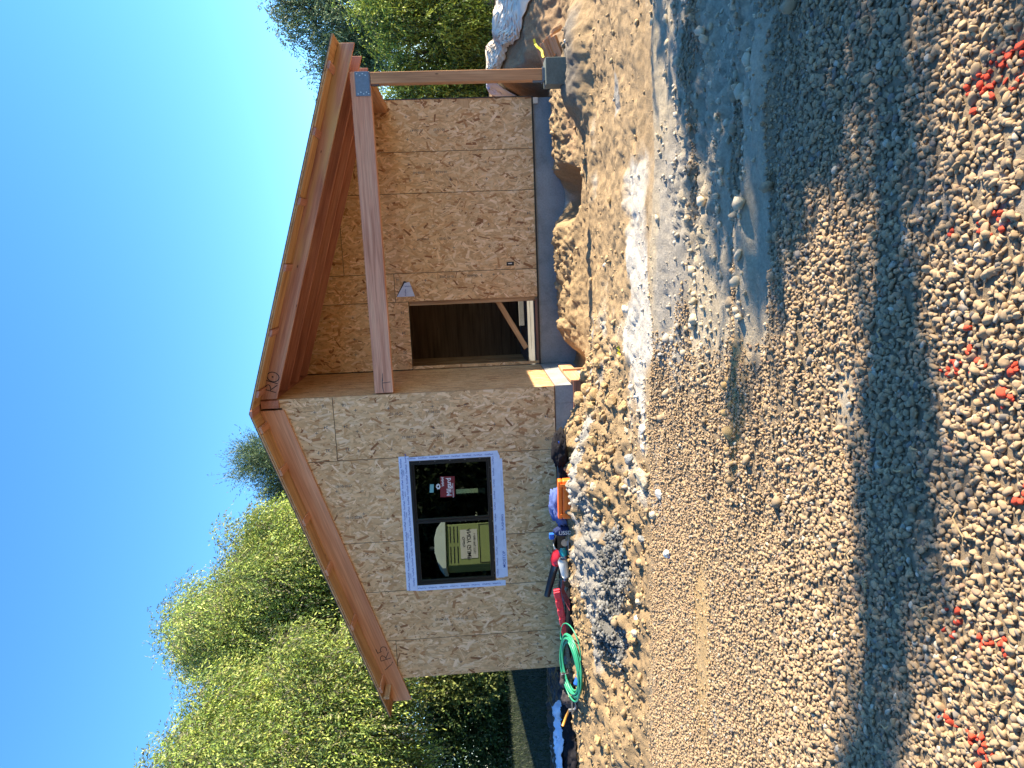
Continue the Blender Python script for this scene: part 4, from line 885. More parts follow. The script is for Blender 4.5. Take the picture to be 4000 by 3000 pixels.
cloth('plastic_sheet', M['tarp_white'], [(6.9, 1.9), (5.9, 2.05), (5.2, 2.5), (4.72, 2.9)], [1.3, 1.1, 0.6, 0.35], 'crumpled dusty white plastic sheet on the dirt bank at the right edge', 'plastic sheet', 0.15, 1.1, 0.03, 3, 120, 50)
cloth('plastic_sheet', M['tarp_blue'], [(4.85, 3.3), (4.6, 3.5), (4.35, 3.55), (4.15, 3.6)], [0.45, 0.5, 0.5, 0.4], 'smaller pale sheet seen between the porch post and the wall corner', 'plastic sheet', 0.16, 1.4, 0.05, 6, 50, 24)
cloth('black_plastic_sheet', M['tarp_black'], [(-4.45, 1.05), (-5.4, 0.95), (-6.6, 0.7), (-8.2, 0.4)], [1.9, 2.2, 2.4, 2.4], 'long black plastic sheet lying along the edge of the lawn', 'plastic sheet', 0.13, 2.2, 0.02, 11, 110, 60)
cloth('black_plastic_sheet', M['black_cloth'], [(-4.55, -0.55), (-4.95, -0.62), (-5.5, -0.75), (-6.2, -0.9)], [0.35, 0.5, 0.55, 0.5], 'rumpled dark tarpaulin under the pale blue sheet', 'tarpaulin', 0.12, 3.2, 0.03, 14, 80, 34)
cloth('pale_blue_sheet', M['tarp_blue'], [(-4.72, -0.28), (-4.95, -0.25), (-5.25, -0.32), (-5.7, -0.35), (-6.4, -0.5)], [0.14, 0.20, 0.34, 0.46, 0.5], 'pale blue sheet trailing left from the tool belt', 'sheet', 0.10, 2.6, 0.12, 17, 90, 34)
# ------------------------------------------------------------------ jackets: lumpy heaps of cloth
def heap(name, mat, c, rad, lab, cat, seed, amp=0.25, freq=7, sub=3, parent=None, rot=0.0):
    v = ICO[3][0].copy() if sub == 3 else ICO[2][0].copy(); f = ICO[3][1] if sub == 3 else ICO[2][1]
    n = fbm(v[:, 0] * freq * .35 + seed, (v[:, 1] + v[:, 2] * 1.7) * freq * .35 + seed * 3, 4); fo = 1 - np.abs(fbm(v[:, 0] * freq * .5 + 3 + seed, v[:, 2] * freq * .6 + v[:, 1] * 2, 3)) * 5
    s = 1 + amp * (n * 1.6 + 0.28 * np.clip(fo, 0, 1)); v = v * s[:, None]
    v[:, 2] = np.where(v[:, 2] < -0.35, -0.35 + (v[:, 2] + 0.35) * 0.15, v[:, 2])
    v = v * np.array(rad)[None]; cr, sr = math.cos(rot), math.sin(rot); v = np.stack([v[:, 0] * cr - v[:, 2] * sr, v[:, 1], v[:, 0] * sr + v[:, 2] * cr], 1)
    o = npmesh(name, v, f, mat, parent, smooth=True, frame=Matrix.Translation(Vector(c)))
    if lab: tag(o, lab, cat)
    return o
jk = thing('jacket', 'black jacket heaped against the foundation corner with a blue tag', 'jacket', (-0.82, -0.35, -0.12))
heap('jacket_body', M['black_cloth'], (-0.80, -0.38, -0.04), (0.22, 0.13, 0.12), None, None, 1, 0.55, 13, parent=jk)
heap('hood', M['black_cloth'], (-0.66, -0.36, -0.02), (0.11, 0.09, 0.07), None, None, 4, 0.5, 13, parent=jk)
heap('sleeve', M['black_cloth'], (-1.10, -0.36, -0.09), (0.20, 0.10, 0.09), None, None, 6, 0.5, 13, parent=jk)
MB().prism([(-0.72, -0.475, -0.01), (-0.67, -0.475, 0.0), (-0.672, -0.475, 0.02), (-0.722, -0.475, 0.008)], (0, 0.006, 0)).build('zip_tag', plain('bright_blue', (0.02, 0.14, 0.7, 1), 0.4), jk)
heap('sweater', M['blue_cloth'], (-1.62, -0.42, 0.03), (0.26, 0.14, 0.115), 'faded blue sweater draped behind and over the orange case', 'sweater', 9, 0.42, 11, rot=0.22)
sb = thing('snack_bag', 'small navy bag with white letters beside the blue sweater', 'bag', (-1.95, -0.5, -0.12))
heap('bag_body', M['navy_cloth'], (-1.93, -0.5, -0.03), (0.065, 0.06, 0.14), None, None, 12, 0.3, 7, parent=sb)
m = MB(); put_text(m, 'USSD', 0.07, (-1.93, -0.575, -0.03), (0, 0, -1), (1, 0, 0)); m.build('white_letters', M['white'], sb)
# ---- orange case
M['orange'] = plain('orange_plastic', (0.85, 0.17, 0.02, 1), 0.4, 0.06, 8, 0.08)
oc = thing('tool_case', 'orange hard plastic tool case standing on its long edge in front of the blue sweater', 'tool case', (-1.42, -0.62, -0.14), (0, 0, R(-6)))
L_ = lambda: None
MB().box((-0.27, -0.055, 0.0), (0.27, 0.05, 0.145)).build('lower_shell', M['orange'], oc, bevel=0.02, inherit=True)
MB().box((-0.268, -0.053, 0.149), (0.268, 0.048, 0.20)).build('lid', M['orange'], oc, bevel=0.015, inherit=True)
MB().box((-0.18, -0.072, 0.045), (0.18, -0.056, 0.075)).box((-0.18, -0.068, 0.03), (-0.15, -0.056, 0.09)).box((0.15, -0.068, 0.03), (0.18, -0.056, 0.09)).build('handle', M['orange'], oc, bevel=0.005, inherit=True)
for x_ in (-0.21, 0.21): MB().box((x_ - 0.022, -0.066, 0.10), (x_ + 0.022, -0.055, 0.17)).build('latch', M['orange'], oc, bevel=0.003, inherit=True)
# ---- power tools along the wall
M['red'] = plain('red_plastic', (0.50, 0.02, 0.035, 1), 0.35, 0.08, 8, 0.05)
M['pinkred'] = plain('faded_red_plastic', (0.80, 0.055, 0.085, 1), 0.45, 0.06, 8, 0.05)
M['teal'] = plain('teal_plastic', (0.015, 0.26, 0.29, 1), 0.35, 0.08, 8, 0.05)
M['tool_white'] = plain('worn_white_plastic', (0.58, 0.60, 0.58, 1), 0.4, 0.08, 12, 0.05)
M['black_plastic'] = plain('black_plastic', (0.02, 0.02, 0.022, 1), 0.4, 0.1, 12, 0.05)
M['metal'] = plain('bare_metal', (0.42, 0.43, 0.45, 1), 0.5, 0.1, 20, 0.05, 0.9)
sw = thing('circular_saw', 'white and black circular saw with a teal motor housing leaning by the wall', 'power saw', (-2.12, -0.42, -0.10))
MB().tube([(-2.10, -0.50, 0.0), (-2.10, -0.44, 0.0)], 0.115, 24).build('blade_guard', M['black_plastic'], sw, bevel=0.004)
MB().tube([(-2.10, -0.512, -0.03), (-2.10, -0.504, -0.03)], 0.05, 32).build('saw_blade', M['metal'], sw)
MB().tube([(-2.17, -0.46, 0.0), (-2.22, -0.46, -0.005), (-2.30, -0.46, -0.02)], [0.055, 0.06, 0.045], 16).build('motor_housing', M['teal'], sw, smooth=True)
MB().prism([(-2.19, -0.50, 0.06), (-2.02, -0.50, 0.06), (-2.02, -0.50, 0.085), (-2.14, -0.50, 0.12), (-2.19, -0.50, 0.11)], (0, 0.07, 0)).build('handle', M['tool_white'], sw, bevel=0.008)
MB().box((-2.24, -0.55, -0.075), (-1.98, -0.38, -0.068)).build('base_shoe', M['metal'], sw, bevel=0.002)
MB().tube([(-2.2, -0.40, 0.12), (-2.17, -0.40, 0.19), (-2.24, -0.40, 0.19), (-2.25, -0.40, 0.17)], 0.006, 6).build('hook', M['black_plastic'], sw, smooth=True)
MB().box((-2.07, -0.46, 0.10), (-1.99, -0.40, 0.165)).build('battery', plain('blue_battery', (0.02, 0.12, 0.55, 1), 0.4), sw, bevel=0.01)
bl = thing('leaf_blower', 'red leaf blower with a long black nozzle resting up against the wall', 'leaf blower', (-2.42, -0.22, -0.08))
MB().tube([(-2.28, -0.30, -0.03), (-2.36, -0.29, 0.02), (-2.46, -0.27, 0.055), (-2.52, -0.26, 0.08)], [0.05, 0.10, 0.10, 0.06], 18).build('motor_body', M['red'], bl, smooth=True)
MB().tube([(-2.50, -0.26, 0.07), (-2.62, -0.24, 0.10), (-3.02, -0.16, 0.19)], [0.055, 0.052, 0.043], 18).build('nozzle', M['black_plastic'], bl, smooth=True)
ag = thing('angle_grinder', 'dusty white grinder lying in front of the red leaf blower', 'power tool', (-2.50, -0.46, -0.08))
MB().tube([(-2.36, -0.46, 0.0), (-2.40, -0.46, 0.0), (-2.58, -0.46, -0.03), (-2.62, -0.46, -0.035)], [0.05, 0.066, 0.055, 0.045], 16).build('grinder_body', M['tool_white'], ag, smooth=True)
MB().tube([(-2.62, -0.46, -0.035), (-2.68, -0.46, -0.05), (-2.74, -0.46, -0.05)], [0.035, 0.045, 0.03], 14).build('gear_head', M['metal'], ag, smooth=True)
MB().tube([(-2.70, -0.51, -0.05), (-2.70, -0.50, -0.05)], 0.045, 24).build('grinding_disc', M['black_plastic'], ag)
MB().tube([(-2.62, -0.44, 0.02), (-2.70, -0.43, 0.05), (-2.78, -0.44, 0.06), (-2.80, -0.45, 0.02), (-2.76, -0.46, -0.02)], 0.010, 8).build('side_handle', M['black_plastic'], ag, smooth=True)
cdm = MB()
for k in range(5):
    cdm.tube([(-2.70 + 0.01 * k, -0.48 - 0.01 * k, -0.03 + .012 * k), (-2.80, -0.50 - .01 * k, 0.0 + 0.01 * k), (-2.92, -0.48, -0.05 + 0.015 * k), (-3.02 - .02 * k, -0.46 - .012 * k, -0.085 + .004 * k)], 0.006, 6)
tag(cdm.build('power_cord', plain('dark_red_cord', (0.16, 0.02, 0.03, 1), 0.5), None, smooth=True), 'bundle of dark red power cord between the white grinder and the red case', 'cord')
# red case with notched edge
rc_ = thing('tool_case', 'long pinkish-red plastic case with notched clips lying against the wall', 'tool case', (-3.27, -0.34, 0.02), (0, R(-9), R(2)))
MB().box((-0.39, -0.035, -0.045), (0.39, 0.03, 0.045)).build('case_body', M['pinkred'], rc_, bevel=0.012, inherit=True)
for k, x_ in enumerate((-0.33, -0.20, -0.07, 0.06, 0.19, 0.32)): MB().box((x_ - 0.045, -0.052, -0.035 if k % 2 else -0.01), (x_ + 0.045, -0.036, 0.052)).build('clip', M['pinkred'], rc_, bevel=0.008, inherit=True)
MB().box((-0.355, -0.0395, -0.038), (-0.29, -0.0355, 0.0)).build('paper_label', M['tool_white'], rc_, inherit=True)
heap('dark_bag', M['black_cloth'], (-3.35, -0.36, -0.10), (0.50, 0.09, 0.07), 'flat black bag lying under the red notched case', 'bag', 22, 0.25, 9)
# ---- green hose coil
M['hose'] = plain('green_hose', (0.03, 0.27, 0.15, 1), 0.35, 0.1, 8, 0)
def hose():
    m = MB(); cx, cy = -3.84, -0.72; zc = hz(cx, cy) - 0.035; rn = random.Random(4)
    t = thing('hose_coil', 'coil of green rubber hose lying on the dirt near the left wall corner', 'hose', (cx, cy, zc - 0.06))
    tilt = R(15)
    pts = []
    for k in range(11 * 40):
        a = k / 40 * 2 * math.pi; tr = k / 40; rr = 0.36 + 0.035 * math.sin(tr * 2.3) + 0.012 * math.sin(a * 3 + tr)
        x_ = rr * 1.08 * math.cos(a); q = rr * math.sin(a) * 0.86 + 0.03 * math.sin(tr * 1.7); h = 0.012 * (tr % 4) + 0.008 * math.sin(a * 2 + tr)
        pts.append((cx + x_ + 0.02 * math.sin(tr * 3.1), cy + q * math.cos(tilt) - h * math.sin(tilt), zc + q * math.sin(tilt) + h * math.cos(tilt) + 0.03))
    m.tube(pts, 0.0115, 7)
    m.tube([(cx + .30 + 0.32 * math.cos(a) * .9 , cy + .30 * math.sin(a) * .9, zc + .05 + .30 * math.sin(a) * math.sin(tilt) * 1.2) for a in [i * 0.22 - 1.75 for i in range(17)]], 0.0085, 7)
    m.build('hose', M['hose'], t, smooth=True)
    m = MB(); m.tube([(cx - .12, cy + .24, zc + .17), (cx - .12, cy + .34, zc + .20), (cx - .115, cy + .37, zc + .16)], 0.003, 5); m.build('wire_tie', M['black_plastic'], t)
hose()
sp = thing('portable_speaker', 'blue cylindrical portable speaker lying inside the green hose coil', 'speaker', (-4.02, -0.72, -0.15), (0, R(24), R(18)))
MB().tube([(-0.10, 0, 0), (-0.095, 0, 0), (0.085, 0, 0)], [0.040, 0.043, 0.043], 24).build('fabric_body', plain('blue_mesh_fabric', (0.01, 0.10, 0.50, 1), 0.6, 0.1, 60, 0.3), sp, smooth=False, inherit=True)
MB().tube([(-0.115, 0, 0), (-0.101, 0, 0)], [0.034, 0.041], 24).build('end_cap', M['black_plastic'], sp, inherit=True)
MB().tube([(0.086, 0, 0), (0.098, 0, 0)], [0.040, 0.034], 24).build('end_cap', plain('blue_cap', (0.02, 0.14, 0.6, 1), 0.3), sp, inherit=True)
# ---- tool belt with hammer
M['pouch'] = plain('charcoal_canvas', (0.055, 0.048, 0.05, 1), 0.85, 0.25, 25, 0.3, spec=0.2)
tb = thing('tool_belt', 'charcoal canvas tool belt with two pouches, slumped on the dirt left of the hose coil', 'tool belt', (-4.3, -0.55, -0.1))
heap('pouch', M['pouch'], (-4.20, -0.48, -0.01), (0.15, 0.09, 0.085), None, None, 31, 0.4, 11, parent=tb)
heap('pouch', M['pouch'], (-4.46, -0.52, -0.10), (0.15, 0.10, 0.15), None, None, 33, 0.4, 11, parent=tb, rot=0.3)
heap('pouch', M['pouch'], (-4.52, -0.60, -0.17), (0.11, 0.08, 0.09), None, None, 35, 0.4, 11, parent=tb)
MB().tube([(-3.62, -0.33, -0.05), (-3.8, -0.34, 0.0), (-3.98, -0.36, 0.03), (-4.08, -0.40, 0.03), (-4.15, -0.45, 0.02)], [0.018, 0.03, 0.03, 0.028, 0.03], 6).build('belt_strap', M['navy_cloth'], tb, smooth=True)
MB().prism([(-4.14, -0.575, -0.03), (-4.06, -0.56, -0.04), (-4.05, -0.56, 0.05), (-4.13, -0.575, 0.06)], (0, 0.01, 0)).build('buckle', M['black_plastic'], tb, bevel=0.003)
MB().tube([(-4.08, -0.52, 0.06), (-4.06, -0.58, 0.065), (-4.04, -0.60, 0.01), (-4.06, -0.56, -0.03)], 0.004, 6).build('ring', M['metal'], tb)
MB().prism([(-4.42, -0.635, -0.02), (-4.36, -0.635, -0.01), (-4.34, -0.635, -0.06), (-4.41, -0.635, -0.08)], (0, 0.03, 0)).build('tape_measure', plain('yellow_grey_plastic', (0.30, 0.33, 0.16, 1), 0.4), tb, bevel=0.006)
hm = thing('hammer', 'framing hammer with an orange wooden handle stuck in the tool belt', 'hammer', (-4.55, -0.66, -0.03))
MB().tube([(-4.54, -0.68, -0.01), (-4.62, -0.69, 0.03), (-4.76, -0.70, 0.085)], [0.013, 0.016, 0.018], 10).build('handle', plain('varnished_handle', (0.62, 0.28, 0.05, 1), 0.35, 0.12, 12, 0.05), hm, smooth=True)
MB().box((-4.56, -0.70, -0.075), (-4.53, -0.67, 0.0)).tube([(-4.545, -0.685, -0.07), (-4.50, -0.70, -0.10), (-4.44, -0.70, -0.09)], [0.016, 0.012, 0.004], 8).build('head', M['metal'], hm, bevel=0.002)
tag(MB().prism([(-4.36, -0.71, -0.03), (-4.585, -0.71, -0.035), (-4.585, -0.71, -0.052), (-4.36, -0.71, -0.055)], (0, 0.006, 0)).build('steel_ruler', M['metal'], None), 'short steel ruler poking out of the tool belt', 'ruler')
# the tools lie a step out from the wall, in the sun
for o in [o for o in C.objects if o.parent is None and o.get('category') in ('jacket', 'sweater', 'bag', 'tool case', 'power saw', 'leaf blower', 'power tool', 'cord', 'hose', 'speaker', 'tool belt', 'hammer', 'ruler')]:
    p_ = o.location - CAMP if o.location.length > 0.5 else Vector((-4.4, -0.6, 0)) - CAMP
    if o.name.startswith('power_cord'): p_ = Vector((-2.85, -0.48, -0.04)) - CAMP
    o.location = o.location - p_ * 0.045
# ------------------------------------------------------------------ pieces of lumber beside the pier, straps, ribbon
def onground(fx, fy, z=-0.5): return file_to_ground(fx, fy, z)
wg = 'lumber offcuts stacked behind the pier'
off = [((4.50, 0.42, -0.22), (0.30, 0.09, 0.04), 'light lumber offcut at the bottom of the stack, nearest the camera'), ((4.56, 0.50, -0.16), (0.24, 0.09, 0.038), 'second lumber offcut up from the bottom of the stack'), ((4.53, 0.55, -0.12), (0.24, 0.09, 0.038), 'third lumber offcut in the stack behind the pier'),
       ((4.50, 0.60, -0.08), (0.24, 0.09, 0.038), 'fourth lumber offcut in the stack, below the top one'), ((4.46, 0.66, -0.04), (0.24, 0.09, 0.038), 'topmost lumber offcut leaning on the pier'), ((4.70, 0.36, -0.20), (0.04, 0.20, 0.12), 'upright lumber offcut at the right end of the stack')]
for k, (c, d, lab) in enumerate(off):
    fr_ = Matrix.Translation(Vector(c)) @ Matrix.Rotation(R(-14 + k * 2), 4, 'Z') @ Matrix.Rotation(R(-24), 4, 'Y') @ Matrix.Rotation(R(30 if k < 5 else 0), 4, 'X')
    m = MB().box((-d[0] / 2, -d[1] / 2, -d[2] / 2), (d[0] / 2, d[1] / 2, d[2] / 2)); m.v = [tuple(fr_ @ Vector(p)) for p in m.v]
    tag(m.build('lumber_offcut', M['offcut'], None, fr_, bevel=0.002), lab, 'wood block', wg)
M['yellow'] = plain('yellow_plastic', (0.80, 0.70, 0.03, 1), 0.5, 0.1, 8, 0)
def ribbon(pts, wd, nm, lab, cat):
    m = MB(); P = [Vector(p) for p in pts]; up = Vector((0.3, -0.5, 0.8)).normalized()
    V = []
    for i, p in enumerate(P):
        t = (P[min(i + 1, len(P) - 1)] - P[max(i - 1, 0)]).normalized(); s = t.cross(Vector((0, -1, 0.2))).normalized(); V += [p - s * wd / 2, p + s * wd / 2]
    m.add(V, [(2 * i, 2 * i + 1, 2 * i + 3, 2 * i + 2) for i in range(len(P) - 1)])
    o = m.build(nm, M['yellow'], None, Matrix.Translation(P[0])); sm = o.modifiers.new('s', 'SOLIDIFY'); sm.thickness = 0.002; return tag(o, lab, cat)
ribbon([(4.66, 0.60, 0.08), (4.60, 0.60, 0.065), (4.56, 0.58, 0.045), (4.52, 0.56, 0.0), (4.49, 0.54, -0.02), (4.44, 0.52, -0.02), (4.40, 0.5, -0.03)], 0.03, 'yellow_strap', 'yellow plastic strap curling up behind the lumber offcuts', 'strap')
x0, y0 = onground(2423, 1376, -0.46); z0 = hz(x0, y0)
ribbon([(x0 + .07, y0, z0 + .012), (x0 + .045, y0 + .01, z0 + .035), (x0 + .02, y0, z0 + .01), (x0, y0 + .01, z0 + .03), (x0 - .03, y0 - .01, z0 + .012)], 0.022, 'yellow_ribbon', 'knotted bit of bright yellow ribbon on the dirt in front of the house corner', 'ribbon')
x0, y0 = onground(2607, 2163, -0.48); z0 = hz(x0, y0)
wr = thing('snack_wrapper', 'small crumpled blue and white wrapper lying on the gravel', 'wrapper', (x0, y0, z0))
heap('wrapper_foil', M['tool_white'], (x0, y0, z0 + .03), (0.035, 0.03, 0.03), None, None, 41, 0.5, 9, sub=2, parent=wr)
heap('blue_corner', plain('wrapper_blue', (0.02, 0.12, 0.6, 1), 0.4), (x0 - .02, y0, z0 + .012), (0.022, 0.02, 0.012), None, None, 43, 0.5, 9, sub=2, parent=wr)
# ------------------------------------------------------------------ rocks and clods one can point at
M['rock'] = attrmat('clod', 0.95, nsc=18, nvar=0.35, bsc=45, bst=0.8, bd=0.02)
TAN = (0.50, 0.34, 0.17); PALE = (0.60, 0.52, 0.38); GREY = (0.30, 0.31, 0.31); WHT = (0.74, 0.70, 0.62); DG = (0.13, 0.15, 0.16)
def rock(x, y, r, colr, lab, seed, group=None, flat=0.8, name='rock', angular=0.5, lift=0.45, sx=1.0):
    rr = np.random.default_rng(seed); v = ICO[3][0].copy(); 
    for _ in range(int(7 * angular) + 2):
        nrm = rr.normal(size=3); nrm /= np.linalg.norm(nrm); h = rr.uniform(0.5, 0.85); s = v @ nrm; ov = s > h; v[ov] -= np.outer(s[ov] - h, nrm)
    n = fbm(v[:, 0] * 2.5 + seed * 3.3, v[:, 1] * 2.5 + v[:, 2] * 3.1 + seed, 4) + 0.5 * fbm(v[:, 0] * 8 + seed, v[:, 2] * 8 + v[:, 1] * 5, 3)
    v *= (1 + (0.42 * (1 - angular) + 0.1) * n)[:, None]
    v *= np.array([r * rr.uniform(.95, 1.25) * sx, r * rr.uniform(.8, 1.1), r * flat])[None]
    a = rr.uniform(0, 6.28); v = np.stack([v[:, 0] * math.cos(a) - v[:, 1] * math.sin(a), v[:, 0] * math.sin(a) + v[:, 1] * math.cos(a), v[:, 2]], 1)
    c = np.array(colr)[None] * (0.9 + 0.5 * n[:, None])
    o = npmesh(name, v, ICO[3][1], M['rock'], None, np.clip(c, 0.01, 1), smooth=angular < 0.6, frame=Matrix.Translation((x, y, hz(x, y) + r * lift * flat)))
    return tag(o, lab, 'rock' if name == 'rock' else 'clod', group)
def rk(fx, fy, wpx, colr, lab, seed, zg=-0.4, **k):
    x, y = file_to_ground(fx, fy, zg)
    for _ in range(3): x, y = file_to_ground(fx, fy, hz(x, y))
    d = math.hypot(x - CAMP.x, y - CAMP.y); return rock(x, y, wpx / 2 * d / 2729.9 / 1.1, colr, lab, seed, **k)
NAMED = [(2225, 1833, 55, TAN, 'smooth round tan rock beside the black jacket, right of the orange case', .2), (2262, 1905, 38, PALE, 'pale angular rock just below the orange case', .8), (2247, 1890, 34, PALE, 'slab-like pale rock leaning on the orange case', .9),
    (2325, 1800, 62, GREY, 'large grey rock with a dark shaded hollow on the spoil heap', .4), (2350, 1880, 95, PALE, 'largest pale boulder-like clod in the middle of the spoil heap', .3), (2395, 1940, 42, WHT, 'white jagged rock in the shadow below the large boulder', .9), (2400, 1880, 60, TAN, 'rough tan clod right beside the largest boulder', .2),
    (2462, 1680, 32, PALE, 'pale angular stone where the spoil heap meets the gravel', .8), (2518, 1678, 46, WHT, 'white flat block of stone at the edge of the gravel', .95), (2558, 2010, 42, PALE, 'light square stone on the gravel edge below the heap', .9), (2500, 2350, 38, PALE, 'pale upright stone at the foot of the dark grey heap', .8),
    (2395, 2420, 36, WHT, 'whitish triangular stone at the left end of the dark grey heap', .9), (2396, 2480, 38, PALE, 'narrow pale rock standing left of the dark grey heap', .7), (2470, 2460, 28, GREY, 'round grey lump of mortar at the left tip of the heap', .2), (2440, 1405, 38, TAN, 'tan wedge-shaped stone beside the yellow ribbon', .95), (2400, 2110, 40, GREY, 'round pale lump embedded in the dark grey heap', .1),
    (2388, 785, 28, TAN, 'small tan stone casting a long shadow on the sand in front of the porch', .9), (2365, 1035, 22, WHT, 'short white stone on the sand below the door', .9), (2200, 160, 18, WHT, 'whitish stone beside the lumber offcuts', .6), (2385, 2820, 115, TAN, 'large rounded mound of packed dirt at the left of the yard', .1), (2212, 2635, 26, TAN, 'round dirt clod between the hose coil and the tool belt', .2), (2232, 2668, 30, TAN, 'lumpy dirt clod below the tool belt pouch', .2), (2500, 2200, 36, (0.42, 0.21, 0.10), 'brown broken brick piece on the dark grey heap', .95), (2215, 2318, 26, PALE, 'pale chip of stone below the red notched case', .9), (2290, 2295, 24, DG, 'dark stone on the sandy slope under the grinder', .5)]
for k, (fx, fy, wpx, c_, lab, ang) in enumerate(NAMED): rk(fx, fy, wpx, c_, lab, 200 + k, angular=ang, flat=0.35 if fy == 2820 else 0.8, lift=0.1 if fy == 2820 else 0.45)
CL = [(2265, 1445, 50), (2290, 1470, 60), (2310, 1430, 40), (2340, 1420, 45), (2300, 1520, 62), (2330, 1545, 58), (2280, 1560, 70), (2370, 1510, 40), (2360, 1580, 62), (2400, 1570, 60), (2440, 1590, 55), (2310, 1600, 60), (2270, 1640, 50), (2350, 1630, 45), (2250, 1700, 44), (2265, 1720, 60), (2280, 1765, 58), (2250, 1760, 34), (2275, 1800, 46), (2330, 1360, 40), (2350, 1390, 34), (2310, 1330, 30), (2390, 1480, 34), (2430, 1530, 32),
      (2280, 1960, 30), (2262, 2030, 26), (2420, 1960, 26), (2350, 2340, 40), (2320, 2430, 44), (2300, 2470, 36), (2360, 2500, 48), (2330, 2550, 38), (2480, 2400, 30), (2495, 2430, 34), (2310, 2620, 36), (2330, 2700, 40), (2290, 2760, 34), (2350, 2680, 30), (2340, 2930, 40), (2300, 2900, 34), (2450, 1850, 30), (2440, 1900, 34), (2460, 1960, 24), (2250, 2380, 30)]
ORD = ['first', 'second', 'third', 'fourth', 'fifth', 'sixth', 'seventh', 'eighth', 'ninth', 'tenth', 'eleventh', 'twelfth', 'thirteenth', 'fourteenth', 'fifteenth', 'sixteenth']
def zone(q): return 0 if q[1] < 1900 and q[0] < 2450 and q[1] < 1850 else (2 if q[1] > 2300 else 1)
for zn, zname, grp in ((0, 'the spoil heap at the house corner', 'dirt clods at the house corner'), (1, 'the grey middle of the spoil heap', 'dirt clods in the middle of the heap'), (2, 'the left slope of the yard', 'dirt clods on the left slope')):
    Q = sorted([q for q in CL if zone(q) == zn]); nr = 4 if zn == 0 else (3 if zn == 2 else 2); per_ = -(-len(Q) // nr)
    for r0 in range(nr):
        row = sorted(Q[r0 * per_:(r0 + 1) * per_], key=lambda q: q[1])
        rn_ = ('row nearest the wall', 'second row from wall', 'third row from wall', 'row nearest gravel')[r0 if r0 < nr - 1 else 3]
        for q_, (fx, fy, wpx) in enumerate(row):
            sz = 'big ' if wpx > 55 else ('small ' if wpx < 34 else '')
            rk(fx, fy, wpx * random.uniform(.85, 1.1), tuple(np.array(TAN) * random.uniform(.85, 1.1)), '%sclod on %s, %s from right, %s' % (sz, zname.replace('the spoil heap at the house corner', 'the corner heap').replace('the grey middle of the spoil heap', 'the grey heap').replace('the left slope of the yard', 'the left slope'), ORD[q_], rn_), 300 + fx + fy, group=grp, name='dirt_clod', angular=0.15 + 0.3 * (q_ % 2))
# ---- a few twigs and straws on the gravel
M['straw'] = plain('dry_straw', (0.42, 0.29, 0.14, 1), 0.8)
TW = [(2960, 1600, 60, 80), (3310, 2170, 70, 75), (3380, 2290, 75, 80), (3365, 2380, 60, 70), (3590, 2390, 80, 60), (3740, 2060, 120, 110), (3500, 1840, 60, 20), (3890, 2520, 80, 60), (3450, 2840, 60, 30), (2900, 1370, 50, 10), (3890, 2750, 130, 40), (3440, 1310, 50, 80), (2720, 2600, 40, 30), (3560, 1750, 40, 0), (3100, 1550, 40, 50)]
for k, (fx, fy, lp, ang) in enumerate(sorted(TW)):
    x, y = file_to_ground(fx, fy, -0.47); d = math.hypot(x - CAMP.x, y - CAMP.y); L = lp * d / 2729.9 * 1.1; a = R(ang + 90); z0 = hz(x, y) + 0.03
    pts = [(x + L * (s - .5) * math.cos(a), y + L * (s - .5) * math.sin(a) + .01 * math.sin(s * 7 + k), z0 + 0.008 * math.sin(s * 5)) for s in (0, .25, .5, .75, 1)]
    tag(MB().tube(pts, [0.003, 0.0035, 0.003, 0.003, 0.0015], 5).build('dry_twig', M['straw'], None, Matrix.Translation((x, y, z0))), 'thin dry twig on the gravel, %s nearest the house of the fifteen' % ORD[k], 'twig', 'dry twigs on the gravel')
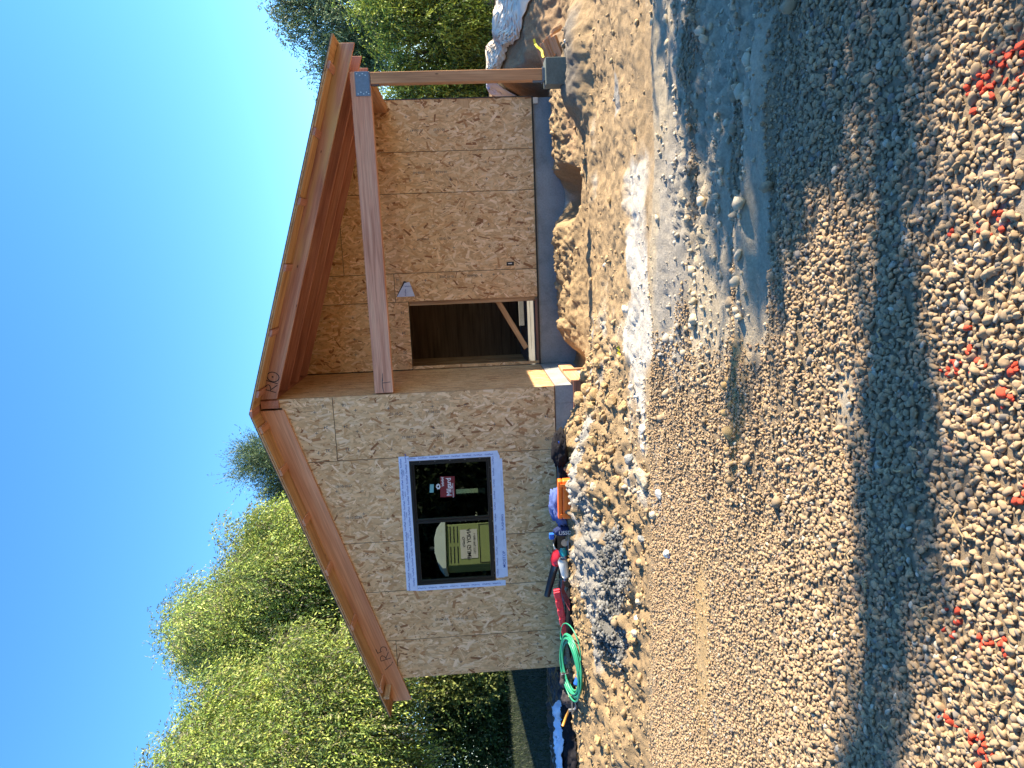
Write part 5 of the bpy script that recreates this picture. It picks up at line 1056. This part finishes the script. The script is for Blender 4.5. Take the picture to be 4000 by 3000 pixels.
# ------------------------------------------------------------------ portable toilet behind the camera (seen in the window)
M['olive'] = plain('olive_green_plastic', (0.33, 0.39, 0.15, 1), 0.5, 0.06, 3, 0.05)
M['roofw'] = plain('translucent_white_roof', (0.72, 0.80, 0.74, 1), 0.5, 0.06, 4, 0.05)
pt = thing('portable_toilet', 'olive green portable toilet with a white domed roof, mirrored in the black window', 'portable toilet', (-5.78, -7.83, -0.5), (0, 0, R(-35)))
pt.scale = (1, 1, 1.08)
I = dict(inherit=True)
MB().box((-0.53, -0.55, 0.06), (0.53, 0.52, 2.30)).build('cabin', M['olive'], pt, bevel=0.02, **I)
MB().box((-0.56, -0.58, 0.0), (0.56, 0.56, 0.10)).build('skid_base', M['black_plastic'], pt, bevel=0.01, **I)
m = MB()
for k in range(3):
    for sx in (-1, 1): m.box((sx * 0.05, 0.521, 2.02 + k * 0.085), (sx * 0.47, 0.527, 2.045 + k * 0.085))
m.build('vent_slots', M['black_plastic'], pt, **I)
MB().box((-0.50, 0.521, 1.50), (0.50, 0.528, 1.52)).box((-0.50, 0.521, 0.15), (-0.48, 0.528, 1.49)).box((0.48, 0.521, 0.15), (0.50, 0.528, 1.49)).build('door_ridges', M['black_plastic'], pt, **I)
dome = []; P = [(-0.60, 2.31), (0.60, 2.31), (0.60, 2.40), (0.42, 2.52), (0.18, 2.58), (-0.18, 2.58), (-0.42, 2.52), (-0.60, 2.40)]
MB().prism([(a, -0.62, b) for a, b in P], (0, 1.24, 0)).build('roof', M['roofw'], pt, bevel=0.015, **I)
MB().tube([(0.1, -0.3, 2.5), (0.1, -0.3, 2.74)], 0.05, 14).build('vent_pipe', M['black_plastic'], pt, **I)
sg = MB().box((-0.37, 0.529, 1.56), (0.37, 0.536, 1.97)).build('sign_panel', M['white'], pt, bevel=0.002, **I)
m = MB(); put_text(m, 'ANDY GUMP', 0.135, (0, 0.5385, 1.76), (-1, 0, 0), (0, 0, 1), 1.0); put_text(m, '1-800-992-7755', 0.075, (0, 0.5385, 1.63), (-1, 0, 0), (0, 0, 1), 1.1); put_text(m, 'Quality', 0.09, (0.05, 0.5385, 1.89), (-1, 0, 0), (0, 0, 1), 1.0)
m.build('sign_lettering', M['ink'], pt, **I)
